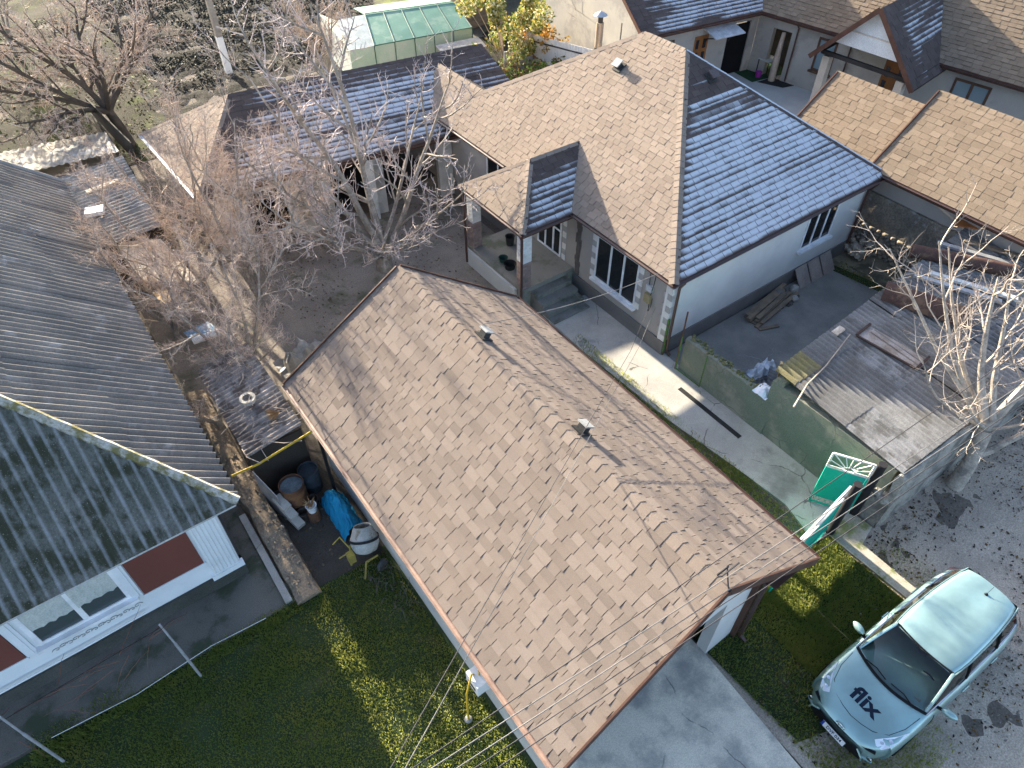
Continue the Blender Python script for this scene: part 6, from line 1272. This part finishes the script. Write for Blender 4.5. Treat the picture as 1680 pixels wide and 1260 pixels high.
ls = thing('small_shed', (23.5, 36.5, 0), 'small shed with pale corrugated roof behind the greenhouse', 'shed'); corrugated(ls, [V(22.6, 35.6, 1.9), V(25.0, 35.2, 1.9), V(25.6, 37.5, 2.3), V(23.0, 37.9, 2.3)], LOWS, .25, .03, 1.2, 1.7, seed=91, sub=5); m = MB(); m.box((22.8, 35.9, 0), (25.2, 37.4, 1.8)); m.build('wall', WOOD, ls)
m = MB(); m.box((25.4, 39.5, 0), (29.5, 43, 2.2)); bs = thing('blue_hut', (27, 41, 0), 'pale hut with blue door at the top edge behind the greenhouse', 'hut'); m.build('wall', PLASTW, bs); m = MB(); m.box((25.9, 39.45, 0), (26.8, 39.5, 1.9)); m.build('door', M('blue_door', (.10, .22, .45), None, .6), bs); m = MB(); m.slab([V(25, 39, 2.25), V(30, 39, 2.25), V(30, 43.4, 2.7), V(25, 43.4, 2.7)], .08); m.build('roof', LOWS, bs)
up_ = thing('utility_pole', (9.85, 38.15, 0), 'concrete utility pole with whitewashed foot in the garden, top left', 'pole')
m = MB(); m.add([V(9.85+sx*w_, 38.15+sy*w_, z) for z, w_ in ((1.8, .145), (9, .10)) for sx, sy in ((-1, -1), (1, -1), (1, 1), (-1, 1))], [(0, 1, 5, 4), (1, 2, 6, 5), (2, 3, 7, 6), (3, 0, 4, 7), (4, 5, 6, 7)]); m.build('shaft', M('pole_concrete', (.30, .27, .22), (.25, .22, .19), .9, 3), up_)
m = MB(); m.add([V(9.85+sx*w_, 38.15+sy*w_, z) for z, w_ in ((-.1, .16), (1.8, .147)) for sx, sy in ((-1, -1), (1, -1), (1, 1), (-1, 1))], [(0, 1, 5, 4), (1, 2, 6, 5), (2, 3, 7, 6), (3, 0, 4, 7), (4, 5, 6, 7)]); m.build('whitewashed_foot', WHITE, up_)
cp = thing('chimney_pipe', (23.9, 25.6, 0), 'metal flue pipe with rain cowl rising behind the main house roof', 'chimney')
m = MB(); m.tube([(22.75, 24.6, 1.5), (22.75, 24.6, 2.55)], .19, 14); m.build('lower_flue', M('flue_dark', (.07, .065, .06), None, .6), cp); m = MB(); m.tube([(22.75, 24.6, 2.55), (22.75, 24.6, 3.6)], .17, 14); m.build('flue', M('flue_tan', (.42, .32, .22), (.33, .26, .2), .4, 3, metal=.3), cp)
m = MB(); m.tube([(22.75, 24.6, 3.6), (22.75, 24.6, 3.9)], .12, 10); m.build('neck', M('flue_dark', (.07, .065, .06)), cp); m = MB(); m.lathe((22.75, 24.6, 3.9), [(.3, 0), (.28, .03), (.02, .18)], 16); m.build('cowl', GALV, cp)
cb = thing('boiler_shed', (23.6, 24.6, 0), 'small lean-to under the flue pipe behind the main house', 'shed'); m = MB(); m.box((22.5, 24.2, 0), (24.0, 25.4, 1.6)); m.build('wall', PLAST, cb)
wf = thing('white_fence', (23.8, 28, 0), 'white board fence with dark rails and a capped post beyond the main house', 'fence')
fa, fb = V(22.6, 29.4, 0), V(23.9, 25.7, 0); d = (fb-fa).normalized(); L = (fb-fa).length
for i in range(int(L/.16)): m = MB(); p = fa+d*(.2+i*.16); m.beam(p+V(0, 0, .1), p+V(0, 0, 1.75), .145, .02, up=V(-d.y, d.x, 0).cross(V(0, 0, 1)) if False else d.cross(up)); m.build('board', WHITE, wf)
m = MB(); 
for z in (.45, 1.45): m.beam(fa+V(-.03, -.015, z), fb+V(-.03, -.015, z), .03, .06)
m.build('rail', M('dark_rail', (.06, .06, .065), None, .6), wf)
m = MB(); m.box((22.42, 29.3, 0), (22.72, 29.6, 1.9)); m.build('post', PALE, wf); m = MB(); m.add([V(22.57+sx*.24, 29.45+sy*.24, 1.9) for sx, sy in ((-1, -1), (1, -1), (1, 1), (-1, 1))]+[V(22.57, 29.45, 2.1)], [(0, 1, 4), (1, 2, 4), (2, 3, 4), (3, 0, 4), (3, 2, 1, 0)]); m.build('post_cap', GALV, wf)
m = MB(); m.box((20.9, 29.0, 0), (22.4, 29.15, .9)); tag(m.build('block_wall', PLAST), 'low grey wall between the bushes and the white fence post', 'wall')
o = MB(); o.tube([(19.7, 27.6, 0), (19.7, 27.6, 2.1)], .06, 8); tag(o.build('fence_post', M('post_pale', (.36, .34, .31), None, .9)), 'bare pale post standing in the shade of the leafy bush', 'post')
# courtyard things of the far house
cv = thing('rolled_awning', (31.2, 20.5, 0), 'tall beige rolled awning strapped upright against the courtyard wall', 'awning'); m = MB(); p = wa1+dc*1.6-dd*.3; m.tube([p, p+V(0, 0, 1), p+V(.05, 0, 2.3)], [.17, .16, .09], 10); m.build('canvas', M('beige_canvas', (.42, .34, .27), (.34, .28, .22), .9, 3), cv); m = MB(); m.tube([p-V(0, .25, 0), p-V(0, .2, -2.4)], .02, 6); m.build('pole', DKW, cv)
plate([tuple(p+V(-.2, -.9, .035)), tuple(p+V(.6, -1.1, .035)), tuple(p+V(.3, .2, .035)), tuple(p+V(-.7, .3, .035))], .02, M('black_mat', (.03, .03, .032), None, .95), 'door_mat', 'black mat on the courtyard paving at the foot of the awning', 'mat')
o = MB(); q_ = wa1+dc*.9-dd*.4; o.lathe(q_, [(.13, 0), (.16, .3), (.13, .3)], 14); tag(o.build('purple_bucket', M('purple', (.30, .04, .28), None, .5)), 'purple bucket by the courtyard opening', 'bucket')
t = thing('table', q_+V(.5, .5, 0), 'small table with pale top inside the dark courtyard opening', 'table'); m = MB(); c_ = q_+dd*.7; m.box((c_.x-.4, c_.y-.35, .72), (c_.x+.4, c_.y+.35, .76)); m.build('top', PLASTW, t)
for sx, sy in ((-1, -1), (1, -1), (1, 1), (-1, 1)): m = MB(); m.box((c_.x+sx*.36-.02, c_.y+sy*.31-.02, 0), (c_.x+sx*.36+.02, c_.y+sy*.31+.02, .719)); m.build('leg', DKW, t)
# ================================================================ overhead wires
BLK = M('wire_dark', (.05, .05, .055), None, .6, bump=0); WHT = M('wire_white', (.15, .15, .15), None, .5, bump=0)
def wire(pts, r, mat, label, sag=0, n_=14):
    pts = [Vector(p) for p in pts]; o = MB()
    if len(pts) == 2: a, b = pts; pts = [a.lerp(b, i/n_)-V(0, 0, sag*4*(i/n_)*(1-i/n_)) for i in range(n_+1)]
    o.tube(pts, r*.75, 5); return tag(o.build('overhead_wire', mat), label, 'wire')
wire([(6.2, 9.6, 5.02), V(12.687, 10.098, 3.350)], .012, WHT, 'white cable sagging from the garage vent to the corner of the main house', .22)
wire([V(12.344, 10.297, 2.100), V(9.628, 8.355, 3.300), V(5.773, 5.847, 5.200), V(0.269, 2.397, 7.400), V(-0.399, 1.884, 8.000)], .008, BLK, 'dark cable running from the electricity meter over the garage ridge, left of its pair')
wire([V(12.472, 10.186, 2.000), V(10.110, 8.535, 3.000), V(5.836, 5.730, 5.150), V(0.390, 2.343, 7.300), V(-0.362, 1.825, 7.900)], .008, WHT, 'pale cable running from the electricity meter over the garage ridge, right of its pair')
for (a, b, z, mt, lb) in (((1690, 565), (560, 1340), 7.2, BLK, 'dark overhead wire crossing the garage front, uppermost of the parallel set'), ((1690, 622), (600, 1330), 7.2, WHT, 'pale overhead wire crossing the garage front below the uppermost'), ((1690, 655), (650, 1345), 7.0, BLK, 'dark overhead wire crossing just above the garage peak'),
                        ((1690, 668), (690, 1345), 7.0, BLK, 'lowest dark overhead wire crossing the garage peak'), ((1690, 640), (620, 1345), 7.1, WHT, 'middle pale overhead wire of the parallel set')):
    wire([W(*a, z), W(*b, z)], .009, mt, lb, .05)
o = MB(); o.tube([(5.9, 2.6, 4.9), (5.9, 2.5, 5.3)], .02, 6); o.tube([(5.7, 2.45, 5.28), (6.1, 2.45, 5.28)], .015, 5); o.tube([(5.9, 2.5, 5.25), (5.85, 2.35, 4.95), (5.95, 2.3, 4.7)], .012, 5); tag(o.build('cable_bracket', BLK), 'small black cable bracket on the garage gable peak', 'bracket')
o = MB(); o.tube([V(9.791, 2.716, 0.050), V(9.887, 1.944, 0.050), V(9.875, 0.979, 0.050)], .012, 5); tag(o.build('yellow_rope', M('yellow_rope', (.42, .33, .16), None, .9)), 'taut yellowish rope running over the ground from the garage to the car', 'rope')
